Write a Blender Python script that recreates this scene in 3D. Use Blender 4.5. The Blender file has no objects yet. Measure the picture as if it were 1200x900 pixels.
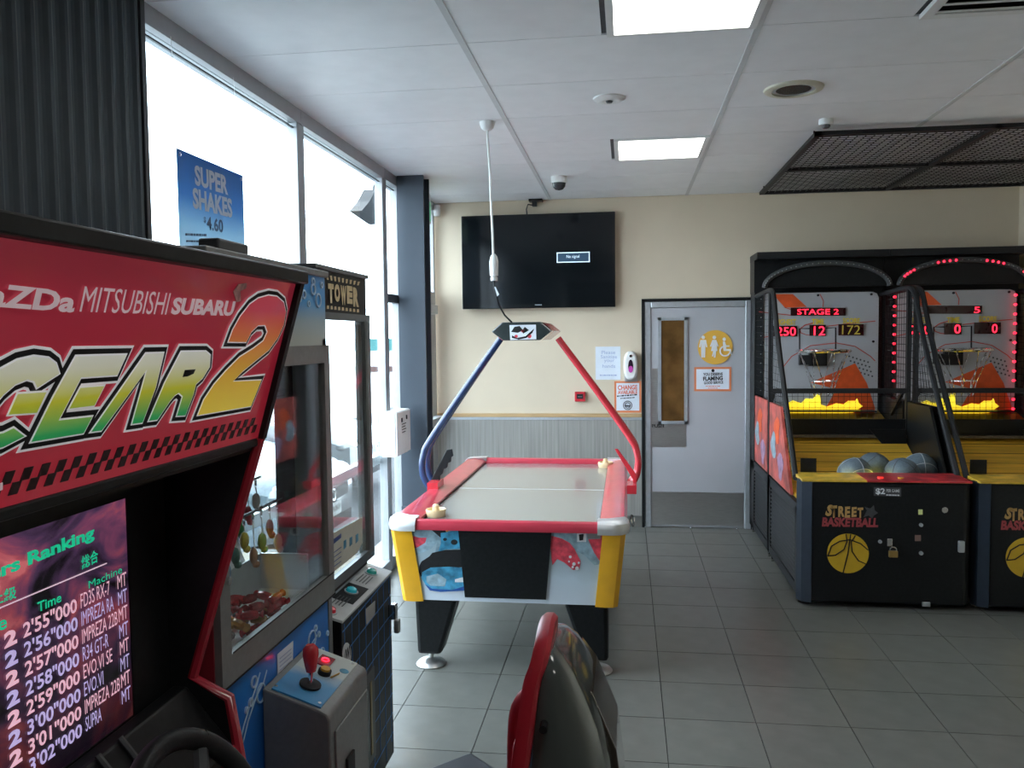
import bpy, math, random
from mathutils import Vector, Matrix
random.seed(7)
PI = math.pi
V = Vector
C = bpy.context.scene.collection
SC = bpy.context.scene
# ---------------------------------------------------------------- camera, light, exposure
F, YAW, PITCH, ROLL, EYE = 977.84, 0.13661, -0.055544, -0.010967, 1.7077
fwd = V((-math.sin(YAW)*math.cos(PITCH), math.cos(YAW)*math.cos(PITCH), math.sin(PITCH)))
r0 = V((math.cos(YAW), math.sin(YAW), 0)); u0 = r0.cross(fwd)
RT = math.cos(ROLL)*r0 + math.sin(ROLL)*u0
UP = -math.sin(ROLL)*r0 + math.cos(ROLL)*u0
cd = bpy.data.cameras.new('camera'); cam = bpy.data.objects.new('camera', cd); C.objects.link(cam)
cd.sensor_width = 36; cd.lens = F*36/1200; cd.clip_start = .02
cam.matrix_world = Matrix(((RT.x, UP.x, -fwd.x, 0), (RT.y, UP.y, -fwd.y, 0), (RT.z, UP.z, -fwd.z, EYE), (0, 0, 0, 1)))
SC.camera = cam
w = bpy.data.worlds.new('sky'); SC.world = w; w.use_nodes = True
bg = w.node_tree.nodes['Background']; bg.inputs[0].default_value = (.80, .90, 1, 1); bg.inputs[1].default_value = 11
SC.view_settings.view_transform = 'Standard'; SC.view_settings.look = 'None'; SC.view_settings.gamma = 1
SC.view_settings.exposure = 0.12
PANEL_LIGHT = 7.0
def sun():
    l = bpy.data.lights.new('sun', 'SUN'); l.energy = 2.5; l.angle = .02; l.color = (1, .95, .87)
    o = bpy.data.objects.new('sun', l); C.objects.link(o)
    o.rotation_euler = V((-.25, .8, 1.1)).to_track_quat('Z', 'Y').to_euler()
sun()
# ---------------------------------------------------------------- measuring helpers
CAM = V((0, 0, EYE))
def ray(px, py): return fwd + RT*((px-600)/F) - UP*((py-450)/F)
def un(px, py, a, v):
    d = ray(px, py); i = 'xyz'.index(a); return CAM + d*((v-CAM[i])/d[i])
class Pl:
    """a real plane in the room; at() gives the point of it measured at a photo pixel"""
    def __init__(s, p, n, shift=(0, 0, 0)): s.p = V(p); s.n = V(n).normalized(); s.sh = V(shift)
    def at(s, px, py, lift=0):
        d = ray(px, py); t = (s.p-CAM).dot(s.n)/d.dot(s.n); return CAM + d*t + s.n*lift + s.sh
# ---------------------------------------------------------------- materials
MATS = {}
def mat(name, col, rough=.5, metal=0, emit=0, noise=0, scale=20, bump=0, stretch=(1, 1, 1), trans=0, coat=0, ecol=None, alpha=1):
    if name in MATS: return MATS[name]
    m = bpy.data.materials.new(name); m.use_nodes = True; nt = m.node_tree; b = nt.nodes['Principled BSDF']
    c = (*col, 1)
    b.inputs['Base Color'].default_value = c; b.inputs['Roughness'].default_value = rough; b.inputs['Metallic'].default_value = metal
    b.inputs['Coat Weight'].default_value = coat; b.inputs['Coat Roughness'].default_value = .08
    if max(col) < .03 and not metal: b.inputs['Specular IOR Level'].default_value = .18
    if emit: b.inputs['Emission Color'].default_value = (*(ecol or col), 1); b.inputs['Emission Strength'].default_value = emit
    if trans: b.inputs['Transmission Weight'].default_value = trans
    if noise or bump:
        tc = nt.nodes.new('ShaderNodeTexCoord'); mp = nt.nodes.new('ShaderNodeMapping'); n = nt.nodes.new('ShaderNodeTexNoise')
        mp.inputs['Scale'].default_value = stretch; n.inputs['Scale'].default_value = scale; n.inputs['Detail'].default_value = 4
        nt.links.new(tc.outputs['Object'], mp.inputs[0]); nt.links.new(mp.outputs[0], n.inputs['Vector'])
        if noise:
            r = nt.nodes.new('ShaderNodeValToRGB'); r.color_ramp.elements[0].position = .3; r.color_ramp.elements[1].position = .7
            r.color_ramp.elements[0].color = (*[x*(1-noise) for x in col], 1); r.color_ramp.elements[1].color = (*[min(1, x*(1+noise)) for x in col], 1)
            nt.links.new(n.outputs[0], r.inputs[0]); nt.links.new(r.outputs[0], b.inputs['Base Color'])
        if bump:
            k = nt.nodes.new('ShaderNodeBump'); k.inputs['Strength'].default_value = bump; k.inputs['Distance'].default_value = .004
            nt.links.new(n.outputs[0], k.inputs['Height']); nt.links.new(k.outputs[0], b.inputs['Normal'])
    MATS[name] = m; return m
def glass(name, tint=(1, 1, 1), refl=1.45, extra=0):
    m = bpy.data.materials.new(name); m.use_nodes = True; nt = m.node_tree; nt.nodes.remove(nt.nodes['Principled BSDF'])
    t = nt.nodes.new('ShaderNodeBsdfTransparent'); t.inputs[0].default_value = (*tint, 1)
    g = nt.nodes.new('ShaderNodeBsdfGlossy'); g.inputs['Roughness'].default_value = .03
    f = nt.nodes.new('ShaderNodeFresnel'); ge = nt.nodes.new('ShaderNodeNewGeometry')
    k1 = nt.nodes.new('ShaderNodeMath'); k1.operation = 'MULTIPLY_ADD'; k1.inputs[1].default_value = -2; k1.inputs[2].default_value = 1
    k2 = nt.nodes.new('ShaderNodeMath'); k2.operation = 'POWER'; k2.inputs[0].default_value = refl   # same reflectance on both faces of the sheet
    nt.links.new(ge.outputs['Backfacing'], k1.inputs[0]); nt.links.new(k1.outputs[0], k2.inputs[1]); nt.links.new(k2.outputs[0], f.inputs[0])
    mx = nt.nodes.new('ShaderNodeMixShader')
    if extra:
        ad = nt.nodes.new('ShaderNodeMath'); ad.operation = 'ADD'; ad.inputs[1].default_value = extra; ad.use_clamp = True
        nt.links.new(f.outputs[0], ad.inputs[0]); nt.links.new(ad.outputs[0], mx.inputs[0])
    else: nt.links.new(f.outputs[0], mx.inputs[0])
    nt.links.new(t.outputs[0], mx.inputs[1]); nt.links.new(g.outputs[0], mx.inputs[2])
    nt.links.new(mx.outputs[0], nt.nodes['Material Output'].inputs[0]); MATS[name] = m; return m
def ramp_mat(name, axis, z0, z1, stops, rough=.3, emit=0, coat=0, flip=False, wob=0):
    """printed colour gradient across a panel"""
    m = bpy.data.materials.new(name); m.use_nodes = True; nt = m.node_tree; b = nt.nodes['Principled BSDF']
    g = nt.nodes.new('ShaderNodeNewGeometry') ; tc = nt.nodes.new('ShaderNodeTexCoord')
    s = nt.nodes.new('ShaderNodeSeparateXYZ'); mr = nt.nodes.new('ShaderNodeMapRange'); r = nt.nodes.new('ShaderNodeValToRGB')
    nt.nodes.remove(g)
    nt.links.new(tc.outputs['Object'], s.inputs[0])
    mr.inputs['From Min'].default_value = z0; mr.inputs['From Max'].default_value = z1
    src = s.outputs['XYZ'.index(axis)]
    if wob:
        n = nt.nodes.new('ShaderNodeTexNoise'); n.inputs['Scale'].default_value = 7; n.inputs['Detail'].default_value = 5
        nt.links.new(tc.outputs['Object'], n.inputs['Vector'])
        ma = nt.nodes.new('ShaderNodeMath'); ma.operation = 'MULTIPLY_ADD'; ma.inputs[1].default_value = wob
        nt.links.new(n.outputs[0], ma.inputs[0]); nt.links.new(src, ma.inputs[2]); src = ma.outputs[0]
    nt.links.new(src, mr.inputs['Value']); nt.links.new(mr.outputs[0], r.inputs[0])
    e = r.color_ramp.elements
    while len(e) < len(stops): e.new(.5)
    for i, (p, c) in enumerate(stops): e[i].position = p; e[i].color = (*c, 1)
    nt.links.new(r.outputs[0], b.inputs['Base Color']); b.inputs['Roughness'].default_value = rough; b.inputs['Coat Weight'].default_value = coat
    if emit: nt.links.new(r.outputs[0], b.inputs['Emission Color']); b.inputs['Emission Strength'].default_value = emit
    MATS[name] = m; return m
black = mat('black_laminate', (.012, .013, .014), .38, noise=.2, scale=60)
blackm = mat('black_powdercoat', (.02, .021, .023), .45, bump=.1, scale=200)
dkgrey = mat('dark_grey_plastic', (.05, .055, .06), .4, noise=.1, scale=40)
alu = mat('satin_aluminium', (.50, .53, .56), .38, .6, noise=.06, scale=30)
steel = mat('brushed_steel', (.55, .55, .54), .33, .9, noise=.12, scale=14, stretch=(1, 1, 30), bump=.05)
chrome = mat('polished_chrome', (.8, .8, .8), .12, 1, bump=.02, scale=20)
white = mat('white_plastic', (.78, .79, .78), .4, noise=.03, scale=30)
paper = mat('white_paper', (.72, .77, .85), .7, noise=.03, scale=15)
cream = mat('cream_wall_paint', (.66, .56, .425), .75, noise=.03, scale=3, bump=.08)
ink = mat('black_ink', (.02, .02, .022), .5, noise=.1, scale=50)
printw = mat('white_print', (.72, .73, .74), .4, noise=.03, scale=50)
redp = mat('red_gloss_plastic', (.60, .035, .05), .25, coat=.5, noise=.08, scale=8)
redled = mat('red_led', (1, .02, .04), .4, emit=4, ecol=(1, .015, .04))
yellow = mat('amber_yellow_laminate', (.78, .40, .02), .3, coat=.3, noise=.06, scale=12)
orange = mat('orange_print', (.75, .10, .02), .45, noise=.1, scale=20)
wglass = glass('window_glass', (.93, .97, .98))
cglass = glass('cabinet_glass', (.94, .96, .96), 1.5, .02)
# ---------------------------------------------------------------- mesh helpers
class MB:
    def __init__(s): s.v = []; s.f = []
    def add(s, vs, fs): n = len(s.v); s.v += [tuple(v) for v in vs]; s.f += [tuple(i+n for i in f) for f in fs]; return s
    def box(s, x0, x1, y0, y1, z0, z1):
        vs = [(x, y, z) for x in (x0, x1) for y in (y0, y1) for z in (z0, z1)]
        return s.add(vs, [(0, 1, 3, 2), (4, 6, 7, 5), (0, 4, 5, 1), (2, 3, 7, 6), (0, 2, 6, 4), (1, 5, 7, 3)])
    def prism(s, pts, a, lo, hi):
        """profile pts in the two other axes, swept along axis a"""
        n = len(pts); i = 'xyz'.index(a)
        def mk(p, t): q = list(p); q.insert(i, t); return q
        ar = sum(pts[k][0]*pts[(k+1) % n][1]-pts[(k+1) % n][0]*pts[k][1] for k in range(n))
        if (ar < 0) ^ (a == 'y'): pts = pts[::-1]
        vs = [mk(p, lo) for p in pts]+[mk(p, hi) for p in pts]
        fs = [tuple(range(n))[::-1], tuple(range(n, 2*n))]+[(k, (k+1) % n, n+(k+1) % n, n+k) for k in range(n)]
        return s.add(vs, fs)
    def plate(s, pts, nrm, th):
        """polygon of 3D points given a thickness along -nrm"""
        n = len(pts); d = V(nrm).normalized()*th; p = [V(q) for q in pts]
        nn = V((0, 0, 0))
        for k in range(n): nn += p[k].cross(p[(k+1) % n])
        if nn.dot(V(nrm)) < 0: p = p[::-1]
        return s.add(p+[q-d for q in p], [tuple(range(n)), tuple(range(n, 2*n))[::-1]]+[(k, n+k, n+(k+1) % n, (k+1) % n) for k in range(n)])
    def tube(s, path, r, seg=8, cap=True, flat=1):
        path = [V(p) for p in path]; n = len(path); rings = []; prev = None
        rr = r if isinstance(r, (list, tuple)) else [r]*n
        for k in range(n):
            t = (path[min(k+1, n-1)]-path[max(k-1, 0)]).normalized()
            if prev is None: a = t.orthogonal().normalized()
            else: a = (prev-t*prev.dot(t)).normalized()
            prev = a; b = t.cross(a)
            rings.append([path[k]+(a*math.cos(2*PI*j/seg)+b*math.sin(2*PI*j/seg)*flat)*rr[k] for j in range(seg)])
        vs = [q for g in rings for q in g]
        fs = [(k*seg+j, k*seg+(j+1) % seg, (k+1)*seg+(j+1) % seg, (k+1)*seg+j) for k in range(n-1) for j in range(seg)]
        if cap: fs += [tuple(range(seg))[::-1], tuple(range((n-1)*seg, n*seg))]
        return s.add(vs, fs)
    def cyl(s, c, a, r, h, seg=24, r2=None):
        c = V(c); d = V([1 if 'xyz'.index(a) == i else 0 for i in range(3)])
        return s.tube([c, c+d*h], [r, r if r2 is None else r2], seg)
    def lathe(s, c, prof, seg=24, a='z'):
        i = 'xyz'.index(a); vs = []; n = len(prof)
        for (r, z) in prof:
            for j in range(seg):
                q = [r*math.cos(2*PI*j/seg), r*math.sin(2*PI*j/seg)]; q.insert(i, z); vs.append(V(c)+V(q))
        fs = [(k*seg+j, k*seg+(j+1) % seg, (k+1)*seg+(j+1) % seg, (k+1)*seg+j) for k in range(n-1) for j in range(seg)]
        return s.add(vs, fs)
    def ball(s, c, r, seg=16, sc=(1, 1, 1)):
        h = seg//2; prof = [(max(1e-4, math.sin(PI*k/h)), -math.cos(PI*k/h)) for k in range(h+1)]; vs = []
        for (q, z) in prof:
            for j in range(seg): vs.append(V(c)+V((r*sc[0]*q*math.cos(2*PI*j/seg), r*sc[1]*q*math.sin(2*PI*j/seg), r*sc[2]*z)))
        return s.add(vs, [(k*seg+j, k*seg+(j+1) % seg, (k+1)*seg+(j+1) % seg, (k+1)*seg+j) for k in range(h) for j in range(seg)])
    def torus(s, c, R, r, n=28, seg=8, ax=(0, 0, 1), arc=(0, 2*PI)):
        q = V(ax).normalized(); a = q.orthogonal().normalized(); b = q.cross(a)
        full = arc[1]-arc[0] > 6.28
        path = [V(c)+(a*math.cos(arc[0]+(arc[1]-arc[0])*k/n)+b*math.sin(arc[0]+(arc[1]-arc[0])*k/n))*R for k in range(n+1)]
        return s.tube(path, r, seg, not full)
def root_of(o):
    while o.parent: o = o.parent
    return o
def obj(name, mb, m, parent=None, smooth=False, bevel=0, label=None, kind=None):
    me = bpy.data.meshes.new(name)
    if isinstance(mb, MB): me.from_pydata(mb.v, [], mb.f)
    else: me = mb
    me.update(); o = bpy.data.objects.new(name, me); C.objects.link(o)
    if m: me.materials.clear(); me.materials.append(m)
    if parent:
        me.transform(Matrix.Translation(-root_of(parent).location)); o.parent = parent
    if smooth:
        for p in me.polygons: p.use_smooth = True
        me.set_sharp_from_angle(angle=.7)
    if bevel:
        b = o.modifiers.new('bevel', 'BEVEL'); b.width = bevel; b.segments = 2; b.limit_method = 'ANGLE'
    if label: o['label'] = label
    if kind: o['kind'] = kind
    return o
def thing(name, label, cat, loc, group=None):
    o = bpy.data.objects.new(name, None); C.objects.link(o); o.location = loc; o['label'] = label; o['category'] = cat; o.empty_display_size = .1
    if group: o['group'] = group
    return o
def tag(o, label, cat, group=None):
    o['label'] = label; o['category'] = cat
    if group: o['group'] = group
    return o
def solo(name, mb, m, label, cat, group=None, smooth=False, bevel=0):
    """a thing that is one mesh; its origin goes to its lowest middle point"""
    xs = [v[0] for v in mb.v]; ys = [v[1] for v in mb.v]; zs = [v[2] for v in mb.v]
    c = V(((min(xs)+max(xs))/2, (min(ys)+max(ys))/2, min(zs))); mb.v = [tuple(V(v)-c) for v in mb.v]
    o = obj(name, mb, m, None, smooth, bevel); o.location = c; return tag(o, label, cat, group)
def struct(name, mb, m, parent=None, **k):
    o = obj(name, mb, m, parent, **k)
    if not parent: o['kind'] = 'structure'
    return o
def curve_mesh(cu):
    o = bpy.data.objects.new('t', cu); C.objects.link(o); dg = bpy.context.evaluated_depsgraph_get()
    me = bpy.data.meshes.new_from_object(o.evaluated_get(dg)); bpy.data.objects.remove(o); return me
def text_on(s, m, parent, pl, LL, LR, UL, lift=.0025, bold=.012, shear=0, name='lettering', spacing=1):
    O = pl.at(*LL, lift); R = pl.at(*LR, lift); T = pl.at(*UL, lift)
    U = (R-O).normalized(); N = pl.n; W = N.cross(U)
    if W.dot(T-O) < 0: W = -W
    return text_at(s, m, parent, O, U, W, (R-O).length, abs((T-O).dot(W)), bold, shear, name, spacing)
def text_at(s, m, parent, O, U, W, wd, ht, bold=.012, shear=0, name='lettering', spacing=1):
    cu = bpy.data.curves.new(name, 'FONT'); cu.body = s; cu.size = 1; cu.shear = shear; cu.offset = bold; cu.resolution_u = 3
    cu.space_character = spacing
    me = curve_mesh(cu)
    if not me.vertices: return None
    xs = [v.co.x for v in me.vertices]; ys = [v.co.y for v in me.vertices]
    x0, x1, y0, y1 = min(xs), max(xs), min(ys), max(ys)
    for v in me.vertices: v.co = V(O)+U*((v.co.x-x0)/(x1-x0)*wd)+W*((v.co.y-y0)/max(1e-6, y1-y0)*ht)
    me.name = name
    return obj(name, me, m, parent)
def fine_print(m, parent, pl, LL, LR, UL, lift=.0025):
    """a row of small print too small to read in the photo: uneven dashes"""
    O = pl.at(*LL, lift); R = pl.at(*LR, lift); T = pl.at(*UL, lift); U = R-O; Wv = (T-O)*.6; mb = MB(); t = 0; k = 0
    while t < .97:
        e = min(1, t+(.10, .05, .14, .07, .12)[k % 5]); mb.plate([O+U*t, O+U*e, O+U*e+Wv, O+U*t+Wv], pl.n, .0008); t = e+.03; k += 1
    return obj('fine_print', mb, m, parent)
def poly_on(name, m, parent, pl, pts, lift=.002, th=.0015):
    return obj(name, MB().plate([pl.at(*p, lift) for p in pts], pl.n, th), m, parent)
def circ_px(c, rx, ry, n=24, a0=0, a1=2*PI): return [(c[0]+rx*math.cos(a0+(a1-a0)*k/n), c[1]+ry*math.sin(a0+(a1-a0)*k/n)) for k in range(n)]
def line_px(m, parent, pl, pts, r=.004, lift=.002, name='printed_line'):
    P = [pl.at(*p, lift) for p in pts]; mb = MB(); mb.tube(P, r, 4); 
    # squash against the surface
    q = []
    for v in mb.v: d = (V(v)-pl.sh-pl.p).dot(pl.n)-lift; q.append(V(v)-pl.n*d*.8)
    mb.v = [tuple(v) for v in q]; return obj(name, mb, m, parent)
# ================================================================= SETTING
W, H = 7.52, 2.936          # far wall, ceiling height
XL, XR, YN = -1.735, 3.24, -4.0
def tile_mat(name, c1, c2, rough, nz=.10):
    m = mat(name, c1, rough, noise=nz, scale=9, bump=.03); nt = m.node_tree; b = nt.nodes['Principled BSDF']
    oi = nt.nodes.new('ShaderNodeObjectInfo'); mx = nt.nodes.new('ShaderNodeMix'); mx.data_type = 'RGBA'; mx.blend_type = 'MULTIPLY'
    mr = nt.nodes.new('ShaderNodeMapRange'); mr.inputs['To Min'].default_value = c2; mr.inputs['To Max'].default_value = 1
    nt.links.new(oi.outputs['Random'], mr.inputs['Value']); mx.inputs[0].default_value = 1
    src = b.inputs['Base Color'].links[0].from_socket
    nt.links.new(src, mx.inputs[6]); nt.links.new(mr.outputs[0], mx.inputs[7]); nt.links.new(mx.outputs[2], b.inputs['Base Color']); return m
tilem = tile_mat('grey_porcelain_tile', (.150, .150, .136), .90, .30)
grout = mat('dark_grout', (.02, .02, .02), .9, noise=.2, scale=60)
floor = struct('floor', MB().box(XL, XR, YN, W, -.05, -.006), grout)
me = None; far = MB()
gx = [.1611+.4*k for k in range(-6, 10)]; gy = [3.302+.4*k for k in range(-20, 12)]
for x in gx[:-1]:
    for y in gy:
        x0, x1 = max(x, XL), min(x+.4, XR); y0, y1 = max(y, YN), min(y+.4, W)
        if x1-x0 < .03 or y1-y0 < .03: continue
        if y < 2.4: far.box(x0+.002, x1-.002, y0+.002, y1-.002, -.006, 0); continue
        full = x1-x0 > .399 and y1-y0 > .399
        if full and me:
            o = bpy.data.objects.new('floor_tile', me); C.objects.link(o); o.parent = floor; o.location = (x, y, 0)
        else:
            o = obj('floor_tile', MB().box(x0-x+.002, x1-x-.002, y0-y+.002, y1-y-.002, -.006, 0), tilem, floor); o.location = (x, y, 0)
            if full: me = o.data
obj('near_floor_tiles', far, tilem, floor, kind='stuff')
ceilbase = mat('ceiling_joint_shadow_gap', (.09, .09, .095), .9, noise=.1, scale=20)
ctile = tile_mat('white_ceiling_panel', (.88, .89, .91), .97, .45, .025)
railm = mat('ceiling_rail_enamel', (.62, .63, .64), .5, noise=.03, scale=20)
ceil = struct('ceiling', MB().box(XL, XR, YN, W, H+.008, H+.1), ceilbase)
cxs = [-.6725+1.198*k for k in range(-1, 4)]; cys = [3.4966+.6074*k for k in range(-13, 7)]
cm = None
for x in cxs:
    for j, y in enumerate(cys):
        row = j-13
        x0, x1 = max(x, XL), min(x+1.198, XR); y0, y1 = max(y, YN), min(y+.6074, W)
        if x1-x0 < .05 or y1-y0 < .03: continue
        lightcell = abs(x+.6725) < .01 and row in (-1, 3, -5, -9)
        if lightcell: x1 = -.085
        if abs(x-.5255) < .01 and row == -1: x1 = 1.12
        o = obj('ceiling_tile', MB().box(x0+.012, x1-.012, y0+.0025, y1-.0025, H, H+.008), ctile, ceil)
for x in cxs[1:]: obj('ceiling_rail', MB().box(x-.014, x+.014, YN, W, H-.003, H+.004), railm, ceil)
# --- back wall, with dado
struct('wall_back', MB().box(XL-.12, XR+.1, W, W+.12, 0, H+.1), cream)
struct('wall_right', MB().box(XR, XR+.1, YN, W, 0, H+.1), cream)
struct('wall_front', MB().box(XL-.12, XR+.1, YN-.1, YN, 0, H+.1), mat('warm_grey_wall', (.35, .31, .26), .7, noise=.05, scale=3))
dado = mat('grey_timber_dado_laminate', (.30, .29, .27), .5, noise=.22, scale=3.2, stretch=(14, 1, .35))
struct('trim_1', MB().box(XL, .134, W-.022, W, .985, 1.018), mat('honey_timber_capping', (.50, .33, .16), .5, noise=.15, scale=5, stretch=(1, 1, 12)), bevel=.003)
struct('trim_2', MB().box(XL, .134, W-.02, W, .960, .984), alu)
dw = struct('trim_3', MB().box(XL, .134, W-.010, W-.001, .09, .960), grout)
for i in range(7):
    a = XL+.003+i*.2667; obj('dado_panel', MB().box(a, min(a+.2660, .133), W-.016, W-.008, .095, .958), dado, dw)
struct('baseboard_back', MB().box(XL, .134, W-.024, W, 0, .092), tilem)
# --- corrugated wall (left, near) and window wall
cor = MB(); N = 0; pts = []
y = YN
for i in range(int((2.842-YN)/.076*8)+1):
    yy = YN+i*.076/8; ph = (i % 8)/8; d = [0, 0, 0, .006, .018, .022, .018, .006][i % 8]; pts.append((XL+.004+d, yy))
pts.append((XL+.004, 2.84))
vs = []; fs = []
for (a, b) in pts: vs += [(a, b, 0), (a, b, H)]
fs = [(2*k, 2*k+2, 2*k+3, 2*k+1) for k in range(len(pts)-1)]
cor.add(vs, fs); cor.box(XL-.12, XL, YN, 2.842, 0, H)
wl = struct('wall_left', cor, mat('charcoal_corrugated_steel', (.085, .108, .13), .45, .25, noise=.08, scale=5))
obj('edge_trim', MB().box(XL, XL+.03, 2.825, 2.852, 0, H), dkgrey, wl)
walu = mat('window_frame_aluminium', (.42, .44, .46), .4, .35, noise=.04, scale=20)
win_spans = [(2.855, 4.30), (4.395, 5.86), (5.96, 6.24), (6.36, 7.44)]
for i, (a, b) in enumerate(win_spans):
    f = struct('window_%d' % (i+1), MB().box(XL-.05, XL+.012, a-.045, b+.045, H-.075, H), walu)
    obj('window_jamb', MB().box(XL-.05, XL+.008, a-.047, a, .0, H-.075), walu, f, bevel=.003)
    obj('window_jamb', MB().box(XL-.05, XL+.008, b, b+.047, .0, H-.075), walu, f, bevel=.003)
    obj('window_sill', MB().box(XL-.05, XL+.02, a, b, .0, .09), walu, f, bevel=.003)
    obj('glazing_bead', MB().box(XL-.022, XL-.012, a, b, H-.105, H-.098), dkgrey, f)
    obj('pane', MB().box(XL-.030, XL-.024, a, b, .09, H-.075), wglass, f)
    if i in (0, 1): obj('handrail', MB().box(XL-.10, XL-.05, a, b, .80, .865), white, f)
    if i == 2: obj('transom', MB().box(XL-.05, XL+.008, a, b, 1.98, 2.04), dkgrey, f)
    if i == 3:
        obj('transom', MB().box(XL-.05, XL+.02, a, b, 2.03, 2.12), walu, f)
        obj('door_closer', MB().box(XL+.02, XL+.085, 6.95, 7.25, 1.92, 2.0), alu, f, bevel=.006)
        obj('closer_arm', MB().box(XL+.03, XL+.06, 6.72, 7.1, 2.015, 2.03), alu, f)
        obj('pull_handle', MB().tube([(XL+.075, 6.98, .35), (XL+.075, 6.98, 1.88)], .013, 10), white, f, smooth=True)
        obj('push_rail', MB().box(XL+.01, XL+.09, 6.5, 7.4, .97, 1.01), walu, f, bevel=.004)
        obj('door_stile', MB().box(XL-.04, XL+.012, 7.30, 7.44, .09, 2.03), walu, f)
struct('wall_left_head', MB().box(XL-.12, XL-.05, 2.84, W, H-.06, H+.1), walu)
colm = mat('slate_blue_steel_paint', (.05, .066, .088), .5, .1, noise=.05, scale=6)
co = struct('steel_column', MB().box(-1.715, -1.51, 6.20, 6.22, 0, H), colm)
obj('flange', MB().box(-1.715, -1.51, 6.375, 6.395, 0, H), colm, co)
obj('web', MB().box(-1.63, -1.60, 6.22, 6.375, 0, H), colm, co)
obj('base_casing', MB().box(-1.72, -1.49, 6.185, 6.40, 0, .42), colm, co, bevel=.004)
# --- toilet door
D = struct('door_1', MB().box(.17, 1.065, W-.012, W-.001, 0, 2.0), mat('door_frame_grey', (.40, .41, .42), .4, .3, noise=.04, scale=12))
dp = Pl((0, W-.03, 0), (0, -1, 0))
obj('frame_edge', MB().box(.134, .160, W-.05, W-.001, 0, 2.035).box(.134, 1.092, W-.05, W-.001, 2.010, 2.035).box(1.080, 1.095, W-.05, W-.001, 0, 2.035), black, D)
obj('jamb', MB().box(.160, .215, W-.04, W-.001, 0, 2.01), alu, D, bevel=.006)
obj('jamb', MB().box(1.025, 1.080, W-.04, W-.001, 0, 2.01), alu, D, bevel=.006)
obj('head', MB().box(.215, 1.025, W-.04, W-.001, 1.955, 2.01), alu, D, bevel=.006)
leafm = mat('pale_grey_door_paint', (.43, .435, .46), .4, noise=.03, scale=4)
lf = obj('leaf', MB().box(.218, 1.022, W-.028, W-.012, .012, 1.952), leafm, D)
A = dp.at(771, 372); B = dp.at(805.5, 497)
for q in ((A.x, A.x+.028, A.z-.0, B.z), (B.x-.028, B.x, A.z, B.z), (A.x, B.x, A.z, A.z-.028), (A.x, B.x, B.z+.028, B.z)):
    obj('vision_frame', MB().box(q[0], q[1], W-.046, W-.028, min(q[2], q[3]), max(q[2], q[3])), alu, lf)
obj('vision_pane', MB().box(A.x+.02, B.x-.02, W-.034, W-.029, B.z+.02, A.z-.02), mat('brown_lit_corridor_glass', (.135, .068, .022), .06, noise=.35, scale=6, coat=.5), lf)
a = dp.at(763, 432); b = dp.at(804, 524)
obj('push_plate', MB().box(a.x, b.x, W-.0305, W-.028, b.z, a.z), steel, lf)
a = dp.at(763.5, 576); b = dp.at(871, 617)
obj('kick_plate', MB().box(a.x, b.x, W-.0305, W-.028, .025, a.z), steel, lf)
text_on('PUSH', ink, lf, dp, (764, 501), (778, 501), (764, 497), .003)
sg = solo('toilet_sign', MB().tube([dp.at(838, 407, .001), dp.at(838, 407, .006)], .150, 40), mat('amber_vinyl', (.75, .42, .06), .5, noise=.04, scale=8), 'round amber toilet sign with white man, woman and wheelchair figures', 'sign')
def figure(cx, kind):
    c = dp.at(cx, 397, .009)
    def P(pts, nm='pictogram'):
        obj(nm, MB().plate([(c.x+x*.0082, c.y, c.z-y*.0082) for x, y in pts], (0, -1, 0), .002), printw, sg)
    def disc(x, y, r, n=14): P([(x+r*math.cos(2*PI*k/n), y+r*math.sin(2*PI*k/n)) for k in range(n)])
    disc(0, -1.5 if kind < 2 else .5, 1.9)
    if kind == 0: P([(-3, 1.2), (3, 1.2), (4.4, 9), (3, 9), (2.2, 5), (2.2, 12), (1.9, 20), (.3, 20), (0, 13), (-.3, 20), (-1.9, 20), (-2.2, 12), (-2.2, 5), (-3, 9), (-4.4, 9)])
    if kind == 1: P([(-2, 1.2), (2, 1.2), (4.6, 8), (3.4, 8.6), (2.2, 6), (3.4, 13), (2, 13), (1.2, 20), (-.6, 20), (.2, 15), (-1.4, 19), (-2.4, 18.5), (-1.2, 13), (-3.4, 13), (-2.2, 6), (-3.4, 8.6), (-4.6, 8)])
    if kind == 2:
        P([(-1.5, 3), (1, 3), (2, 7), (5.5, 7), (5.5, 8.6), (2, 8.6), (2.2, 11), (7, 11), (8.6, 17), (7, 17.4), (5.4, 13), (-.6, 13)])
        pts = [(c.x+(1+5.2*math.cos(t))*.0082, c.y, c.z-(13+5.2*math.sin(t))*.0082) for t in [-.2+k*.25 for k in range(19)]]
        obj('pictogram', MB().tube(pts, .008, 4), printw, sg)
for cx, k in ((824, 0), (837, 1), (848.5, 2)): figure(cx, k)
def notice(name, px, border, label, cat='notice', y=None, pl=None, m=paper, t=.003):
    pl = pl or Pl((0, W-.004 if y is None else y, 0), (0, -1, 0)); x0, y0, x1, y1 = px
    a, b = pl.at(x0, y1), pl.at(x1, y0)
    T = thing(name, label, cat, ((a.x+b.x)/2, a.y+t, a.z))
    obj('sheet', MB().box(a.x, b.x, a.y, a.y+t, a.z, b.z), border or m, T)
    if border: obj('print_area', MB().box(a.x+.018, b.x-.018, a.y-.001, a.y, a.z+.018, b.z-.018), m, T)
    return T, pl
orb = mat('orange_card', (.72, .22, .09), .6, noise=.05, scale=10)
T, pl = notice('service_sign', (813.5, 430, 857, 458.5), orb, 'small white sign with orange border reading flaming good service, on the grey door', 'sign', y=W-.033)
text_on('YOU DESERVE', ink, T, pl, (824, 440.5), (847, 440), (824, 437), bold=.03)
text_on('FLAMING', ink, T, pl, (824, 446.5), (847, 445.5), (824, 441.5), bold=.04)
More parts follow.
